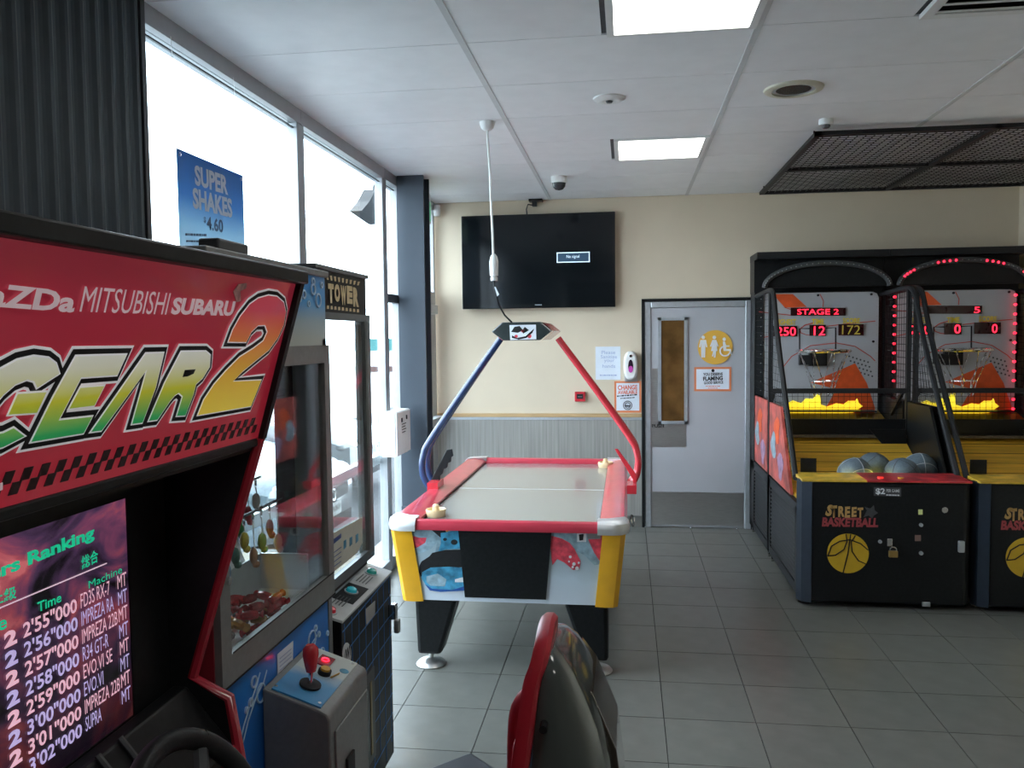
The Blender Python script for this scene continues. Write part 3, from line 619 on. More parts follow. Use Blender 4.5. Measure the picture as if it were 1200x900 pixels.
def bball(i, X):
    dx = X-1.065; x0, x1 = X, X+1.018; lit = i == 1
    T = thing('basketball_machine', ['black street basketball machine beside the door showing stage 2 in red', 'black street basketball machine at the right edge with a lit red light arch'][i], 'arcade machine', ((x0+x1)/2, 6.4, 0), 'street basketball machines')
    # front cabinet
    obj('front_cabinet', MB().prism([(x0+.07, 5.35), (x1-.04, 5.35), (x1, 5.39), (x1, 5.6), (x0+.03, 5.6), (x0+.03, 5.40)], 'z', .035, .795), black, T, bevel=.012)
    obj('corner_trim', MB().prism([(x0, 5.43), (x0+.02, 5.375), (x0+.075, 5.345), (x0+.085, 5.365), (x0+.03, 5.40), (x0+.02, 5.44)], 'z', .03, .80), mat('bluish_reflection_trim', (.025, .034, .05), .35, .3, noise=.1), T, smooth=True)  # bluish reflection on the rounded corner is put into the trim colour
    dk = obj('deck', MB().prism([(5.34, .795), (5.34, .805), (5.60, .812), (5.60, .79)], 'x', x0+.015, x1-.01), mat('yellow_deck_print', (.65, .42, .05), .3, noise=.5, scale=9), T)
    obj('deck_graphic', MB().prism([(5.335, .797), (5.335, .8065), (5.60, .8135), (5.60, .81)], 'x', x0+.40, x1-.012), mat('red_deck_print', (.45, .03, .04), .3, noise=.6, scale=12), dk)
    obj('start_button', MB().cyl((x0+.5, 5.42, .806), 'z', .018, .010, 14), mat('red_lit_button', (.8, .03, .02), .3, emit=1.0 if not lit else 2.5, noise=.02), dk)
    obj('start_button', MB().cyl((x0+.62, 5.42, .806), 'z', .018, .010, 14), yellow, dk)
    # sides: lower frames with vents
    for sx in (0, 1):
        xa = x0 if not sx else x1-.03; xo = xa-.004 if not sx else xa+.034
        fr = blackm
        for (ya, yb, zt, zt2) in ((5.43, 6.46, .66, .66), (6.50, 7.44, .66, .66)):
            lo = obj('side_frame', MB().box(xa, xa+.03, ya, yb, .06, .12).box(xa, xa+.03, ya, ya+.05, .12, .62).box(xa, xa+.03, yb-.05, yb, .12, .62).box(xa, xa+.03, ya, yb, .57, .64), fr, T)
            bk = obj('vent_backing', MB().box(xa+.012, xa+.018, ya+.05, yb-.05, .12, .57), ink, T)
            for k in range(15):
                z = .135+k*.029; obj('vent_slat', MB().prism([(xa+.002, z), (xa+.012, z+.012), (xa+.012, z+.016), (xa+.002, z+.004)], 'y', ya+.05, yb-.05), black, lo)
        for (p, nm) in (([(6.52, .65), (5.66, .65), (6.05, 1.20), (6.52, 1.20)], 0), ([(7.30, .65), (6.60, .65), (6.60, 1.20), (7.30, 1.20)], 1)):
            outer = (i == 0 and sx == 0)
            sp_ = obj('side_panel', MB().prism(p, 'x', xa+.006, xa+.024), sideart if outer else black, T)
            cy = sum(q[0] for q in p)/4
            if outer:
                for b in range(3):
                    yy = cy-.16+b*.14; zz = .78+.12*((b*2) % 3)
                    pts = [(xa+.004, yy+.10*math.cos(t)*(1+.4*math.sin(3*t+b)), zz+.10*math.sin(t)) for t in [2*PI*k/12 for k in range(12)]]
                    obj('side_artwork', MB().plate([(x, min(max(y, p[1][0]+.12+.5*(z-.65) if nm == 0 else p[1][0]), p[0][0]-.02), max(z, .66)) for x, y, z in pts], (-1, 0, 0), .0015), [sideart2, orange, SK][b], sp_)
        # posts
        xx = xa+.015
        obj('rear_post', MB().box(xa, xa+.03, 7.40, 7.44, .06, 2.03), blackm, T)
        obj('middle_post', MB().box(xa, xa+.03, 6.50, 6.54, .06, 2.03), blackm, T)
        obj('cage_tube', MB().tube(smoothpath([(xx, 7.2, 2.03), (xx, 6.62, 2.045), (xx, 6.44, 2.02), (xx, 6.36, 1.93), (xx, 6.16, 1.60), (xx, 5.60, .86), (xx, 5.56, .80)], 4), .019, 8), blackm, T, smooth=True)
        mb = MB(); net(mb, (xx, 7.40, 1.22), (xx, 6.52, 1.22), (xx, 6.52, 2.03), (xx, 7.40, 2.03), 16, 16)
        net(mb, (xx, 6.52, 1.22), (xx, 5.88, 1.22), (xx, 6.38, 1.97), (xx, 6.52, 2.0), 10, 15)
        obj('side_net', mb, net_wire, T, kind='stuff')
    for q in ((x0+.03, 5.45), (x0+.03, 6.42), (x0+.03, 6.56), (x0+.03, 7.38)):
        obj('caster', MB().cyl((q[0]-.018, q[1], .022), 'x', .022, .02, 14).box(q[0]-.012, q[0]+.008, q[1]-.01, q[1]+.01, .03, .07), chrome, T)
    # header and surround
    obj('header', MB().box(x0+.002, x1+.016, 7.26, 7.50, 2.06, 2.375), black, T)
    obj('header_cap', MB().box(x0+.001, x1+.016, 7.10, 7.505, 2.33, 2.385), blackm, T)
    for xa in (x0, x1-.07): obj('surround_post', MB().box(xa, xa+.07, 7.22, 7.45, .06, 2.06), black, T)
    cxm = x0+.535
    arc = [(cxm-.485*math.cos(t), 7.04, 2.09+.19*math.sin(t)) for t in [PI*k/24 for k in range(25)]]
    ar = obj('light_arch', MB().tube(arc, .022, 8), dkgrey, T, smooth=True)
    obj('arch_backing', MB().prism([(p[0], p[2]) for p in arc], 'y', 7.06, 7.09), black, T)
    m0 = mat('unlit_led_dot', (.35, .38, .36), .3, noise=.05)
    for k in range(32):
        t = PI*(k+1)/33; p = V((cxm-.485*math.cos(t), 7.016, 2.09+.19*math.sin(t)))
        on = lit and (k % 8 in (3, 4, 5, 6))
        obj('led_dot', MB().ball(p, .0045 if not on else .0105, 6), redled if on else m0, ar)
    for k in range(14):
        z = 2.0-k*.075
        for xx in (x0+.032, x0+.937):
            obj('led_dot', MB().ball((xx, 7.085, z), .0045 if not lit else .011, 6, (1.3, .6, 1)), redled if lit else m0, ar)
    # backboard
    P = Pl((0, 7.12, 0), (0, -1, 0), (dx, 0, 0)); PP = Pl((0, 7.12, 0), (0, -1, 0))
    a = PP.at(897, 344); b = PP.at(1028, 490); ax, bx, zt, zb = a.x+dx, b.x+dx, a.z, .98
    r = .05; pts = [(ax, zb), (bx, zb), (bx, zt-r), (bx-r*.3, zt-r*.3), (bx-r, zt), (ax, zt)]
    bb = obj('backboard', MB().prism(pts, 'y', 7.12, 7.14), board, T)
    P0 = Pl((0, 7.12, 0), (0, -1, 0), (dx, 0, 0))
    def cc(p): return [(870+x/3.636, 280+y/3.636) for x, y in p]
    poly_on('orange_stripe', orange, bb, P0, cc([(130, 235), (215, 235), (275, 290), (180, 292)]), .002)
    poly_on('orange_wedge', orange, bb, P0, cc([(290, 612), (480, 530), (530, 615), (565, 720), (560, 765), (330, 765), (400, 640)]), .002)
    rl = mat('thin_red_print', (.50, .07, .05), .5, noise=.05)
    for pts in ([(180, 292), (205, 300)], [(330, 235), (345, 265), (343, 290)], [(70, 310), (205, 325)], [(170, 550), (210, 500), (290, 455), (400, 443), (480, 458), (545, 500), (565, 520)], [(248, 400), (244, 385), (265, 368), (300, 358)], [(248, 400), (270, 408), (288, 410)], [(360, 372), (440, 362), (566, 350)], [(90, 420), (140, 408)]):
        line_px(rl, bb, P0, cc(pts), .005, .003)
    line_px(ink, bb, P0, cc([(243, 482), (243, 382), (290, 382)]), .006, .003); line_px(ink, bb, P0, cc([(355, 380), (397, 378), (397, 480)]), .006, .003)
    dot = SK
    for k in range(26):
        u, v = k % 6, k//6; q = cc([(455+u*16+v*6, 500+v*20+u*5)])[0]; obj('halftone_dot', MB().plate([P0.at(q[0]+1.2*math.cos(t), q[1]+1.2*math.sin(t), .0015) for t in (0, 1.26, 2.51, 3.77, 5.03)], (0, -1, 0), .001), dkgrey, bb)
    dm = mat('dark_red_display', (.03, .004, .006), .25, noise=.1)
    for nm, q, s, tq in (('message_display', (205, 293, 438, 327), 'STAGE 2' if i == 0 else '5', (232, 322, 408, 299) if i == 0 else (405, 323, 428, 299)),
                         ('highest_display', (130, 370, 233, 415), '250' if i == 0 else '250', (145, 412, 226, 376)),
                         ('time_display', (285, 366, 354, 413), '12' if i == 0 else '0', (303, 410, 350, 372) if i == 0 else (325, 409, 350, 372)),
                         ('score_display', (408, 363, 515, 411), '172' if i == 0 else '0', (422, 407, 500, 368) if i == 0 else (478, 407, 500, 370))):
        A_ = cc([(q[0], q[1]), (q[2], q[1]), (q[2], q[3]), (q[0], q[3])]); d = poly_on(nm, dm, bb, P0, A_, .012, .012)
        t = cc([(tq[0], tq[1]), (tq[2], tq[1]), (tq[0], tq[3])])
        text_on(s, redled if not (i == 0 and nm[0] == 's') else mat('dim_olive_digit', (.35, .28, .04), .5, emit=.25), bb, P0, *t, lift=.0145, bold=.0, name='digits')
    yl = mat('yellow_label_print', (.80, .60, .03), .5, noise=.1)
    for s, q in (('HIGHEST', (138, 366, 228, 342)), ('TIME', (295, 364, 348, 341)), ('SCORE', (427, 360, 500, 337))):
        t = cc([(q[0], q[1]), (q[2], q[1]), (q[0], q[3])]); text_on(s, yl, bb, P0, *t, lift=.004, bold=.03)
    for q in ((322, 240), (549, 236), (85, 440), (557, 437)): p = P0.at(*cc([q])[0], .0); obj('bolt', MB().tube([p, p-V((0, .01, 0))], .010, 8), ink, bb)
    fl = [(195, 763), (190, 700), (215, 688), (250, 700), (270, 680), (300, 682), (318, 662), (330, 668), (333, 705), (360, 715), (400, 700), (430, 705), (450, 690), (480, 690), (488, 680), (495, 700), (512, 712), (470, 740), (430, 742), (400, 760), (330, 765)]
    poly_on('flame_panel', flame, bb, P0, cc(fl), .01, .01)
    obj('flame_glow_ledge', MB().box(x0+.1, x1-.1, 6.98, 7.11, 1.08, 1.09), blackm, T)
    # hoop
    hc = V((P0.at(965, 417).x*1, 6.90, 1.575)); hc.x = un(965, 417, 'y', 6.9).x+dx
    hp_ = obj('hoop', MB().torus(hc, .20, .013, 32, 8), chrome, T, smooth=True)
    obj('hoop_bracket', MB().box(hc.x-.07, hc.x+.07, 7.08, 7.12, 1.45, 1.58).box(hc.x-.03, hc.x+.03, 7.06, 7.11, 1.56, 1.575), blackm, hp_)
    for q in (-.09, .02): obj('sensor_box', MB().box(hc.x+q-.06, hc.x+q+.03, 7.05, 7.11, 1.46, 1.54), ink, hp_)
    for k in range(8):
        t = 2*PI*k/8+.2; p0 = hc+V((.195*math.cos(t), .195*math.sin(t), -.01)); p1 = hc+V((.10*math.cos(t+.35), .10*math.sin(t+.35), -.24)); p2 = hc+V((.07*math.cos(t+.1), .07*math.sin(t+.1), -.36))
        path = [p0.lerp(p1, j/9) for j in range(10)]+[p1.lerp(p2, j/5) for j in range(1, 6)]
        obj('chain', MB().tube(path, [.0058 if j % 2 else .0022 for j in range(len(path))], 5), chrome, hp_)
    obj('chain_ring', MB().torus(hc+V((0, 0, -.24)), .10, .003, 18, 4), chrome, hp_)
    # front ball fence
    yb = 6.52; zf = un(960, 458, 'y', yb).z; z2 = un(960, 491, 'y', yb).z; z3 = un(960, 512, 'y', yb).z
    obj('fence_bar', MB().box(x0+.03, x1-.02, yb-.018, yb+.018, zf-.018, zf+.018), blackm, T)
    obj('tray_board', MB().box(x0+.03, x1-.03, yb-.01, yb+.02, z3, z2), black, T)
    obj('tray_rib', MB().box(x0+.03, x1-.03, yb-.05, yb-.01, z3, z3+.02), mat('grey_mesh_rib', (.10, .08, .06), .5, noise=.4, scale=60), T)
    for s in (0, 1):
        xa = x0+.035 if not s else x1-.055
        obj('fence_brace', MB().prism([(yb-.02, zf), (yb+.02, zf), (yb+.34, z2), (yb+.28, z2)], 'x', xa, xa+.02), blackm, T)
    mb = MB(); net(mb, (x0+.05, yb, z2), (x1-.05, yb, z2), (x1-.05, yb, zf), (x0+.05, yb, zf), 22, 5); obj('fence_net', mb, net_wire, T, kind='stuff')
    # lane
    ln = obj('ball_lane', MB().prism([(5.62, .660), (6.00, .672), (6.04, .684), (6.53, z3-.005), (6.53, z3-.03), (6.06, .65), (5.62, .635)], 'x', x0+.035, x1-.035), lane, T)
    for k in range(4):
        t = .2+k*.22; y = 6.04+.49*t; z = .684+(z3-.005-.684)*t; obj('lane_joint', MB().box(x0+.035, x1-.035, y-.003, y+.003, z-.002, z+.0015), ink, ln)
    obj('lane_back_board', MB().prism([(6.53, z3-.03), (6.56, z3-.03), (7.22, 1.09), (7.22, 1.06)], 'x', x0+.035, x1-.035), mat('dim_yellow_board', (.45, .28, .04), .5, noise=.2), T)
    obj('lane_side_stay', MB().prism([(x1-.30, 1.0), (x1-.04, 1.0), (x1-.04, .72), (x1-.13, .80)], 'y', 6.46, 6.475), black, T)
    obj('black_card', MB().box(x0+.06, x0+.16, 5.62, 5.625, .80, .90), black, T)
    lamp = bpy.data.lights.new('flame_lamp', 'AREA'); lamp.shape = 'RECTANGLE'; lamp.size = .8; lamp.size_y = .05; lamp.energy = .9 if not lit else .15; lamp.color = (1, .78, .12)
    lo = bpy.data.objects.new('lane_lamp', lamp); C.objects.link(lo); lo.parent = T; lo.location = V(((x0+x1)/2-.1, 5.635, .775))-T.location
    lo.rotation_euler = V((.15, -1, -.25)).to_track_quat('Z', 'Y').to_euler()
    obj('lane_light', MB().box(x0+.1, x1-.3, 5.605, 5.622, .765, .785), mat('lit_yellow_tube', (1, .75, .1), .4, emit=2.0), T)
    # front decals
    FP = Pl((0, 5.35, 0), (0, -1, 0), (dx, 0, 0))
    tan = mat('tan_letter_print', (.50, .30, .10), .5, noise=.15, scale=40); dkr = mat('crimson_letter_print', (.35, .05, .06), .5, noise=.2, scale=40)
    for k, ch in enumerate('STREET'): text_on(ch, tan, T, FP, (966.5+k*7.8, 606-(2 if k == 0 else 0)+(k % 2)), (974.5+k*7.6, 605.5+(k % 2)), (966.5+k*7.8, 592+k*.6-(2 if k == 0 else 0)), .002, .05, .15)
    text_on('BASKETBALL', dkr, T, FP, (963, 617), (1029, 618), (963, 606), .0025, .05, .1)
    star = [(1012, 606), (1016, 598), (1013, 594), (1020, 596), (1024, 592), (1025, 598), (1029, 601), (1024, 604), (1022, 608), (1018, 604)]
    poly_on('ink_splash', dkgrey, T, FP, star, .002)
    c = FP.at(993.5, 648.5); by = mat('mustard_ball_print', (.62, .38, .02), .5, noise=.05)
    bd = obj('ball_emblem', MB().tube([c, c-V((0, .0025, 0))], .124, 40), by, T)
    def lineb(pts): 
        mb = MB().tube([c+V((x*.124, -.003, z*.124)) for x, z in pts], .0045, 4); obj('emblem_seam', mb, ink, bd)
    lineb([(-.22, -.97), (.0, .0), (.12, .98)])
    lineb([(-.97, -.15), (-.8, .35), (-.4, .62), (.1, .70), (.6, .52), (.96, .2)])
    lineb([(-.98, -.15), (-.6, -.1), (-.2, .2), (-.05, .6), (-.1, .98)]); lineb([(.35, .92), (.15, .6), (.2, .1), (.5, -.35), (.85, -.5)])
    g = printw
    poly_on('price_label', mat('dark_price_label', (.05, .05, .055), .4, noise=.1), T, FP, [(1024, 571), (1056, 571.5), (1056, 582), (1024, 581)], .002)
    text_on('$2', g, T, FP, (1026, 580), (1037, 580), (1026, 572), .004, .03)
    text_on('PER GAME', g, T, FP, (1038.5, 576.5), (1054, 577), (1038.5, 573), .004, .01); fine_print(g, T, FP, (1038.5, 580.5), (1054, 581), (1038.5, 578.3), .004)
    def knob(px, py, r, m, nm, d=.012): p = FP.at(px, py); return obj(nm, MB().tube([p, p-V((0, d, 0))], r, 14), m, T)
    knob(1106, 597, .018, chrome, 'cam_lock', .02); knob(1079, 615, .011, alu, 'cam_lock'); knob(1079, 648, .012, alu, 'cam_lock'); knob(1031, 634.5, .011, alu, 'cam_lock')
    poly_on('coin_plate', mat('pale_green_lit_slot', (.45, .50, .2), .4, emit=.2, noise=.05), T, FP, [(1076, 597), (1081, 597), (1081, 603), (1076, 603)], .003)
    poly_on('coin_plate', mat('rust_coin_slot', (.22, .13, .11), .4, noise=.1), T, FP, [(1072, 627), (1079, 627), (1079, 634), (1072, 634)], .003)
    p = FP.at(1125.5, 640); obj('handle', MB().box(p.x-.018, p.x+.018, 5.325, 5.35, p.z-.035, p.z+.035), alu, T, bevel=.006)
    p = FP.at(1042, 636); obj('hasp', MB().box(p.x-.016, p.x+.016, 5.335, 5.35, p.z-.02, p.z+.03), chrome, T, bevel=.004)
    p = FP.at(1045, 647)
    pk = obj('padlock', MB().box(p.x-.026, p.x+.026, 5.312, 5.334, p.z-.025, p.z+.016), mat('brass', (.42, .27, .09), .35, .7, noise=.1), T, bevel=.004)
    obj('shackle', MB().torus((p.x, 5.323, p.z+.02), .019, .0045, 14, 6, (0, 1, 0)), chrome, pk, smooth=True)
    p = FP.at(1085, 711); obj('latch', MB().box(p.x-.022, p.x+.022, 5.338, 5.35, .03, .055), alu, T)
    return T
bball(0, 1.065); bball(1, 2.105)
ballm = mat('grey_blue_rubber', (.10, .14, .17), .55, noise=.15, scale=90, bump=.25)
seamm = mat('pale_ball_seam', (.38, .42, .44), .5, noise=.05)
ZB = lambda y: .660+.012*(y-5.62)/.38
for i, (px, y, lab, tl) in enumerate(((1002, 5.745, 'grey-blue basketball farthest left in the tray of balls', .3), (1024, 5.945, 'grey-blue basketball half hidden behind the leftmost one', 1.1), (1057, 5.745, 'grey-blue basketball in front, second from the right', 2.3), (1078, 5.93, 'grey-blue basketball at the right end with clear white seams', .0))):
    r = .112; x = un(px, 548, 'y', y).x; sl = math.atan((un(960, 512, 'y', 6.52).z-.775)/.93); z = ZB(y)+r+.002
    B = thing('basketball', lab, 'ball', (x, y, z-r), 'basketballs in the first machine')
    obj('cover', MB().ball((x, y, z), r, 32), ballm, B, smooth=True)
    R_ = Matrix.Rotation(tl, 3, 'Z') @ Matrix.Rotation(.5+tl*.3, 3, 'X')
    for ax_, off in (((1, 0, 0), 0), ((0, 0, 1), 0), ((0, 1, 0), .055), ((0, 1, 0), -.055)):
        q = R_ @ V(ax_); obj('seam', MB().torus(V((x, y, z))+q*off, math.sqrt(r*r-off*off), .0028 if i == 3 else .0022, 36, 5, q), seamm if i in (3, 0) else dkgrey, B, smooth=True)
# ================================================================= RACING CABINET
T = thing('racing_cabinet', 'black and red racing arcade cabinet with big marquee and ranking screen', 'arcade machine', (-1.2, 1.24, 0))
ya, yb = .72, 1.75
A = un(350, 330, 'y', yb); B = un(305, 512, 'y', yb)
prof = [(A.x, 1.855), (B.x, B.z), (-.982, .948), (-.895, .902), (-.872, .754), (-.80, .55), (-.80, .02), (-1.66, .02), (-1.66, 1.855)]
for y in (ya, yb-.022):
    sd = obj('side_panel', MB().prism(prof, 'y', y, y+.022), black, T)
    yy = y+.011
    obj('edge_trim', MB().tube([(x+.003, yy, z) for x, z in prof[1:7]], .0135, 8), mat('red_tmolding', (.42, .02, .04), .22, coat=.6, noise=.05), sd, smooth=True)
u = (V((B.x, 0, B.z))-V((A.x, 0, A.z))).normalized(); mn = V((-u.z, 0, u.x)); mn = mn if mn.x > 0 else -mn
mp = Pl((A.x, 0, A.z), mn)
redm = ramp_mat('crimson_marquee_print', 'Z', 1.45, 1.86, [(0, (.58, .035, .06)), (.45, (.50, .022, .05)), (1, (.46, .035, .07))], .28, emit=0.22, coat=.6)
mq = obj('marquee', MB().plate([V((A.x, y, A.z)) for y in (ya+.02, yb-.004)]+[V((B.x, y, B.z)) for y in (yb-.004, ya+.02)], mn, .02), redm, T)
def obar(p, q, h=.010, w=.012, m=black):
    return MB().tube([p, q], w, 4)
obj('marquee_frame', MB().box(A.x-.03, A.x+.022, ya, yb+.004, A.z-.006, A.z+.022), black, T, bevel=.004)
obj('marquee_frame', MB().tube([V((A.x, yb-.004, A.z))+mn*.004, V((B.x, yb-.004, B.z))+mn*.004], .012, 4), black, T)
obj('marquee_frame', MB().box(B.x-.03, B.x+.004, ya, yb, B.z-.018, B.z), black, T, bevel=.004)
obj('top_panel', MB().box(-1.66, A.x, ya, yb, 1.84, 1.857), black, T)
obj('back_panel', MB().box(-1.66, -1.64, ya+.02, yb-.02, .02, 1.84), black, T)
obj('hood', MB().prism([(B.x-.01, B.z-.028), (B.x-.01, B.z-.01), (-1.03, B.z+.02), (-1.06, 1.42), (-1.03, 1.42)], 'y', ya+.022, yb-.022), black, T)
# screen with recessed bezel
sx = -1.03; sy0, sy1, sz0, sz1 = .90, 1.588, .925, 1.385
for q in ((ya+.022, sy0, .85, 1.43), (sy1, yb-.022, .85, 1.43), (sy0, sy1, sz1, 1.43), (sy0, sy1, .85, sz0)):
    obj('screen_bezel', MB().box(sx-.02, sx+.003, *q), black, T)
def screen_mat():
    m = bpy.data.materials.new('lit_screen_storm_clouds'); m.use_nodes = True; nt = m.node_tree; b = nt.nodes['Principled BSDF']
    tc = nt.nodes.new('ShaderNodeTexCoord'); mp_ = nt.nodes.new('ShaderNodeMapping'); mp_.inputs['Scale'].default_value = (1, 1, 1.6); mp_.inputs['Rotation'].default_value = (.5, 0, 0)
    n = nt.nodes.new('ShaderNodeTexNoise'); n.inputs['Scale'].default_value = 5; n.inputs['Detail'].default_value = 5; n.inputs['Distortion'].default_value = 1.0
    r = nt.nodes.new('ShaderNodeValToRGB'); e = r.color_ramp.elements
    e[0].position = .36; e[0].color = (.005, .004, .006, 1); e[1].position = .68; e[1].color = (.42, .10, .11, 1)
    k = e.new(.47); k.color = (.045, .022, .055, 1); k = e.new(.55); k.color = (.13, .035, .075, 1); k = e.new(.62); k.color = (.26, .05, .07, 1)
    s = nt.nodes.new('ShaderNodeSeparateXYZ'); mr = nt.nodes.new('ShaderNodeMapRange'); mr.inputs['From Min'].default_value = .95; mr.inputs['From Max'].default_value = 1.36; mr.inputs['To Min'].default_value = .10
    mx = nt.nodes.new('ShaderNodeMix'); mx.data_type = 'RGBA'; mx.blend_type = 'MULTIPLY'; mx.inputs[0].default_value = 1
    L = nt.links.new; L(tc.outputs['Object'], mp_.inputs[0]); L(mp_.outputs[0], n.inputs['Vector']); L(n.outputs[0], r.inputs[0]); L(tc.outputs['Object'], s.inputs[0]); L(s.outputs[2], mr.inputs['Value'])
    L(r.outputs[0], mx.inputs[6]); L(mr.outputs[0], mx.inputs[7]); L(mx.outputs[2], b.inputs['Emission Color']); b.inputs['Emission Strength'].default_value = 1.15
    b.inputs['Base Color'].default_value = (.01, .01, .01, 1); b.inputs['Roughness'].default_value = .2; return m
scr = obj('screen', MB().box(sx-.008, sx, sy0, sy1, sz0, sz1), screen_mat(), T)
spl = Pl((sx, 0, 0), (1, 0, 0))
grn = mat('lit_green_text', (.0, .55, .28), .5, emit=.75, ecol=(.01, .50, .27)); pk1 = mat('lit_pink_text', (.8, .4, .5), .5, emit=.85, ecol=(.70, .40, .50)); pk2 = mat('lit_lilac_text', (.5, .45, .75), .5, emit=.75, ecol=(.48, .40, .72))
def st(s, m, LL, LR, UL, b=.02): text_on(s, m, scr, spl, LL, LR, UL, .002, b, name='screen_text')
st('Drivers Ranking', grn, (-75, 714), (110, 634), (-75, 690), .04)
st('\u7dcf\u5408', grn, (95, 668), (114.5, 658), (95, 652)); st('\u4e0a\u7d1a', grn, (-12, 712), (18, 701), (-12, 696))
st('Machine', grn, (103, 690), (142, 671), (103, 681), .0); st('Time', grn, (43, 718), (71, 705), (43, 706)); st('Date', grn, (-40, 756), (7, 736), (-40, 738))
line_px(mat('lit_rule', (.7, .5, .6), .5, emit=.8), scr, spl, [(-60, 737), (124, 660)], .0016, .002)
names = ['FD3S RX-7', 'IMPREZA RA', 'IMPREZA 22B', 'R34 GT-R', 'EVO.VI SE', 'EVO.VI', 'IMPREZA 22B', 'SUPRA']; times = ["2'55\"000", "2'56\"000", "2'57\"000", "2'58\"000", "2'59\"000", "3'00\"000", "3'01\"000", "3'02\"000"]
refL, refR = spl.at(24, 752), spl.at(150, 683)
z_m = [spl.at(138, y).z for y in (690, 828.5)]; dz = (z_m[0]-z_m[1])/7
Y_ = lambda px: spl.at(px, 720).y
for k in range(8):
    z = z_m[0]-k*dz; m = pk1 if k % 2 == 0 else pk2
    def row(s, p0, p1, h, zz=0, b=.03):
        y0, y1 = Y_(p0), Y_(p1); text_at(s, m, scr, V((sx+.002, y0, z+zz)), V((0, 1, 0)), V((0, 0, 1)), y1-y0, h, b, name='screen_text')
    row('MT', 138, 148.5, .028, 0, 0); row(names[k], 94, 94+len(names[k])*3.85, .028, -.002, .0); row(times[k], 25, 89.5, .027, -.004, .02); row('2', 2, 17.5, .027, -.006, .05)
# marquee lettering
def px_c(org, sc, pts): return [(org[0]+x/sc, org[1]+y/sc) for x, y in pts]
G1 = px_c((0, 390), 5.623, [(370, 262), (350, 200), (300, 162), (200, 150), (90, 175), (-30, 240), (-140, 350), (-220, 500), (-240, 640), (-200, 730), (-110, 775), (0, 745), (140, 675), (68, 622), (0, 655), (-70, 670), (-110, 640), (-100, 560), (-50, 460), (0, 400), (80, 332), (160, 300), (205, 312), (225, 355)])
G2 = px_c((0, 390), 5.623, [(95, 397), (285, 385), (222, 520), (35, 532)])
c2 = lambda p: px_c((0, 390), 5.623, p); c3 = lambda p: px_c((90, 390), 6, p)
E1 = c2([(480, 150)])+c3([(328, 150), (265, 290)])+c2([(515, 287), (365, 572), (588, 548), (532, 655), (185, 712), (330, 420)])
E2 = c2([(510, 357), (668, 345), (603, 473), (437, 493)])
A1 = c3([(465, 142), (593, 138), (535, 380), (443, 625), (370, 635), (475, 250), (155, 680), (80, 690)])
R1 = c3([(715, 130), (890, 127), (922, 155), (916, 235), (868, 312), (820, 355), (803, 425), (746, 575), (686, 578), (728, 440), (700, 415), (672, 432), (640, 470), (548, 605), (488, 613), (600, 350)])
Rh = c3([(738, 255), (815, 250), (800, 282), (760, 300), (722, 305)])
N2 = px_c((210, 320), 5, [(275, 398), (300, 330), (345, 250), (400, 180), (450, 145), (510, 128), (560, 135), (600, 170), (612, 225), (600, 300), (565, 375), (515, 445), (440, 505), (360, 570), (300, 632), (468, 625), (408, 775), (95, 828), (130, 740), (190, 650), (260, 570), (340, 490), (420, 440), (480, 395), (505, 340), (490, 300), (450, 302), (410, 340), (380, 400)])
mqw = mat('backlit_white_outline', (.72, .72, .74), .4, emit=.3, noise=.03)
gearm = ramp_mat('white_yellow_green_letter_print', 'Z', 1.535, 1.705, [(0, (.01, .30, .10)), (.28, (.02, .36, .10)), (.55, (.52, .52, .03)), (.8, (.66, .66, .52)), (1, (.68, .70, .70))], .3, coat=.4, emit=.35)
twom = ramp_mat('red_orange_yellow_numeral_print', 'Z', 1.56, 1.82, [(0, (.78, .62, .06)), (.3, (.70, .42, .04)), (.6, (.62, .16, .04)), (.8, (.50, .03, .06)), (1, (.46, .03, .07))], .3, coat=.4, emit=.35)
O0 = V((A.x, 0, A.z)); Vd = -u; Vd = Vd if Vd.z > 0 else -Vd; Ud = V((0, 1, 0))
def grow(P, off):
    n = len(P); out = []
    ar = sum(P[k][0]*P[(k+1) % n][1]-P[(k+1) % n][0]*P[k][1] for k in range(n)); s = 1 if ar > 0 else -1
    for k in range(n):
        a, b, c = V(P[k-1]), V(P[k]), V(P[(k+1) % n]); d1 = (b-a).normalized(); d2 = (c-b).normalized()
        n1 = V((d1.y, -d1.x))*s; n2 = V((d2.y, -d2.x))*s; m_ = (n1+n2); L = m_.length
        m_ = m_.normalized() if L > .05 else n1; q = min(1/max(.45, m_.dot(n1)), 2.2)
        out.append(tuple(b+m_*off*q))
    return out
def letter(px, off, lift, m, holes=(), nm='marquee_letter'):
    cu = bpy.data.curves.new('l', 'CURVE'); cu.dimensions = '2D'; cu.fill_mode = 'BOTH'
    def uv(p): q = mp.at(*p)-O0; return (q.dot(Ud), q.dot(Vd))
    for poly, o in [(px, off)]+[(h, -off) for h in holes]:
        P = [uv(p) for p in poly]
        if o: P = grow(P, o)
        sp_ = cu.splines.new('POLY'); sp_.points.add(len(P)-1); sp_.use_cyclic_u = True
        for k, q in enumerate(P): sp_.points[k].co = (q[0], q[1], 0, 1)
    me = curve_mesh(cu)
    for v in me.vertices: v.co = O0+Ud*v.co.x+Vd*v.co.y+mn*lift
    me.name = nm; return obj(nm, me, m, mq)
for j, (px, m) in enumerate(((G1, gearm), (G2, gearm), (E1, gearm), (E2, gearm), (A1, gearm), (R1, gearm), (N2, twom))):
    big = 0 if j in (1, 3) else 1
    if big: letter(px, .0140, .0015+.0001*j, mqw, nm='white_outline')
    if big: letter(px, .0100, .0025+.0001*j, ink, nm='black_outline')
    letter(px, .0026, .0040+.00005*j, mqw, nm='inner_outline')
    letter(px, 0, .0048+.00005*j, m)
letter(Rh, 0, .0058, ink)
